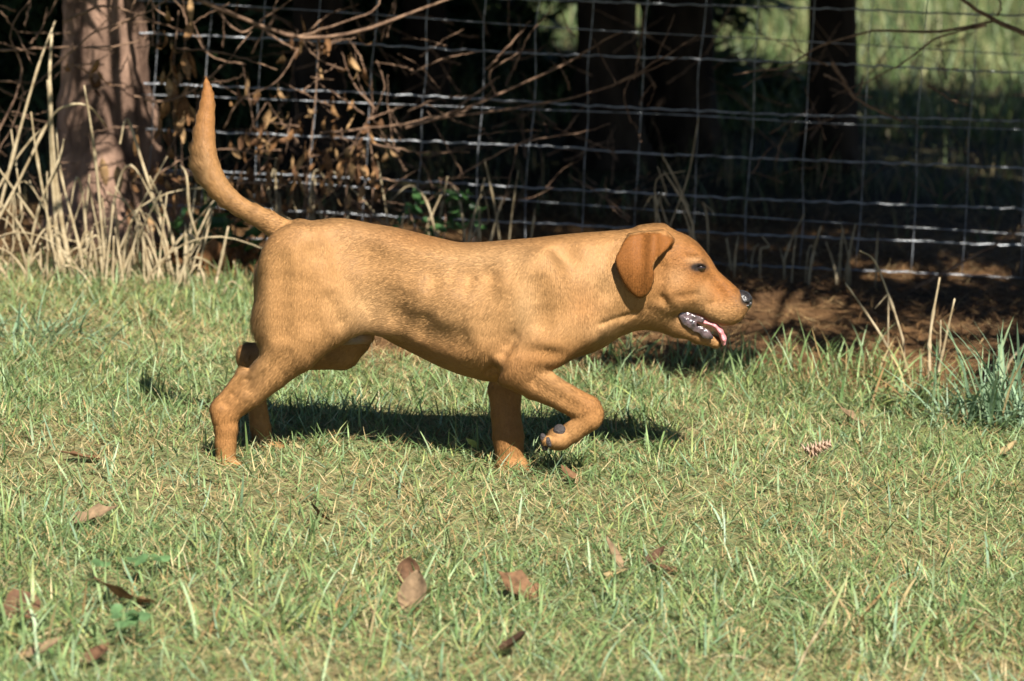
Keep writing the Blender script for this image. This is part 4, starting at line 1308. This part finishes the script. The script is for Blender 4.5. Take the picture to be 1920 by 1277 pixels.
# leafy plants and dead hanging leaves
def leaf_cloud(t, spots, L, W, pal, mat, y, seed, hang=False, dy=.1, lobes=0):
    r2 = np.random.default_rng(seed)
    kinds = [leaf_mesh(L, W, cu, .35, r2, np.array(c) * r2.uniform(.85, 1.15), lobes, 7) for c in pal for cu in (.5, 1.3, 2.4)]
    for (px, py, n, sx, sy) in spots:
        for _ in range(n):
            p = P(px + r2.normal(0, sx), py + r2.normal(0, sy), y + r2.uniform(-dy, dy))
            p[2] = max(p[2], float(ground_z(p[0], p[1])) + .02)
            o = link('leaf', kinds[r2.integers(len(kinds))], mat, t)
            o.location = Vector(p) - t.location
            s = r2.uniform(.65, 1.25)
            o.scale = (s, s * r2.uniform(.6, 1.2), s)
            if hang: o.rotation_euler = (r2.normal(0, .5), math.pi / 2 + r2.normal(0, .3), r2.uniform(0, 6.28))
            else: o.rotation_euler = (r2.normal(0, .4), r2.normal(.1, .5), r2.uniform(0, 6.28))


def leafy_plant(label, name, cat, stems, spots, L, W, pal, mat, y, seed, hang=False, group='leafy plants at the fence foot', lobes=0, smat=M_TWIG):
    p0 = P(*stems[0][0], y)
    t = thing(name, label, cat, (p0[0], y, float(ground_z(p0[0], y))), group)
    for s in stems:
        w = curve_pts([P(a, b, y + .015 * math.sin(3 * i)) for i, (a, b) in enumerate(s)], 12)
        tube('stem', w, np.linspace(.0032, .0014, 12), smat, t, 5)
    leaf_cloud(t, spots, L, W, pal, mat, y, seed, hang, lobes=lobes)
    return t


GL = [(.05, .12, .035), (.07, .16, .05), (.035, .085, .03)]
leafy_plant('low dark green ivy-like plant below the dog\'s tail', 'leafy_plant', 'plant', [[(400, 520), (410, 470), (420, 430)], [(340, 500), (330, 460), (325, 425)], [(450, 510), (460, 470), (470, 440)]],
            [(400, 445, 26, 40, 20), (335, 445, 16, 18, 22), (460, 450, 12, 20, 18)], .055, .04, GL, M_LEAF, 8.3, 61)
leafy_plant('small green leafy plant at the fence above the dog\'s back', 'leafy_plant', 'plant', [[(830, 470), (835, 400), (825, 335)], [(790, 470), (775, 420), (765, 385)], [(860, 470), (875, 430), (890, 400)]],
            [(830, 390, 24, 24, 36), (770, 410, 14, 24, 16), (880, 420, 12, 20, 18)], .045, .028, GL, M_LEAF, 8.5, 62)
TAN = [(.22, .12, .05), (.17, .085, .035), (.29, .18, .085), (.12, .06, .028)]
leafy_plant('dead brown-leaved shrub between the conifer and the fence', 'dead_shrub', 'shrub', [[(560, 480), (575, 340), (590, 200), (600, 60)], [(500, 490), (490, 340), (470, 200), (455, 120)], [(640, 480), (650, 340), (640, 240)], [(690, 470), (700, 330), (690, 240)], [(440, 480), (450, 330), (520, 250)]],
            [(590, 300, 34, 40, 55), (480, 250, 34, 30, 70), (660, 270, 34, 40, 45), (530, 350, 26, 50, 40), (690, 320, 18, 30, 30), (600, 60, 10, 40, 25), (450, 320, 16, 25, 40), (660, 110, 8, 20, 25)], .052, .020, TAN, M_DEADLEAF, 8.45, 63, True)
leafy_plant('dead brown leaves dangling in front of the conifer trunk', 'dead_shrub', 'shrub', [[(330, 500), (330, 330), (325, 150), (335, 20)], [(290, 500), (270, 350), (300, 200)], [(370, 500), (345, 380), (340, 250)]],
            [(325, 110, 20, 16, 55), (345, 170, 14, 16, 40), (270, 330, 14, 40, 40), (300, 370, 16, 30, 40), (160, 110, 6, 20, 30), (335, 230, 10, 14, 30)], .070, .024, TAN, M_DEADLEAF, 8.4, 64, True)
# orange-brown drift of leaves by the rump
leafy_plant('drift of rusty fallen leaves left of the dog\'s rump', 'leaf_drift', 'leaf pile', [[(350, 540), (390, 530), (440, 520)]], [(375, 525, 40, 32, 12), (450, 520, 24, 30, 14)], .075, .05, [(.27, .13, .05), (.21, .10, .038), (.16, .075, .03)], M_DEADLEAF, 8.25, 65, group='leaf drifts')

# clover
def clover(label, px, py, n, seed):
    r2 = np.random.default_rng(seed)
    g = G(px, py)
    t = thing('clover_plant', label, 'clover', g, 'clover plants in the lawn')
    a = np.linspace(0, 2 * math.pi, 11)[:-1]
    for k in range(n):
        c = np.array([r2.normal(0, .03), r2.normal(0, .03), .035 + r2.uniform(0, .03)])
        tube('stem', g + np.array([c * np.array([.3, .3, 0]), c * np.array([.7, .7, .6]), c]), .0009, M_LEAF_STEM, t, 4)
        for j in range(3):
            ang = k + j * 2.094
            rr = .0115 * (1 - .18 * np.cos(a) * (np.cos(a) > .8))
            v = np.stack([.0115 + rr * np.cos(a), .95 * rr * np.sin(a), .002 * np.cos(2 * a)], -1)
            v = np.vstack([v, [(.0115, 0, -.001)]])
            me = mesh_np('leaflet', v, None, [(i, (i + 1) % 10, 10) for i in range(10)])
            set_col(me, np.array([.11, .20, .08]) * r2.uniform(.8, 1.25))
            o = link('leaflet', me, M_LEAF, t)
            o.location = c; o.rotation_euler = (r2.normal(0, .3), r2.normal(-.15, .3), ang)
    return t


M_LEAF_STEM = mat_noise('clover_stem', (.08, .14, .05), (.12, .18, .07), 30, .5)
clover('clover plant right above the largest curled brown leaf', 285, 1095, 3, 1)
clover('clover plant below the largest curled brown leaf', 255, 1215, 3, 2)
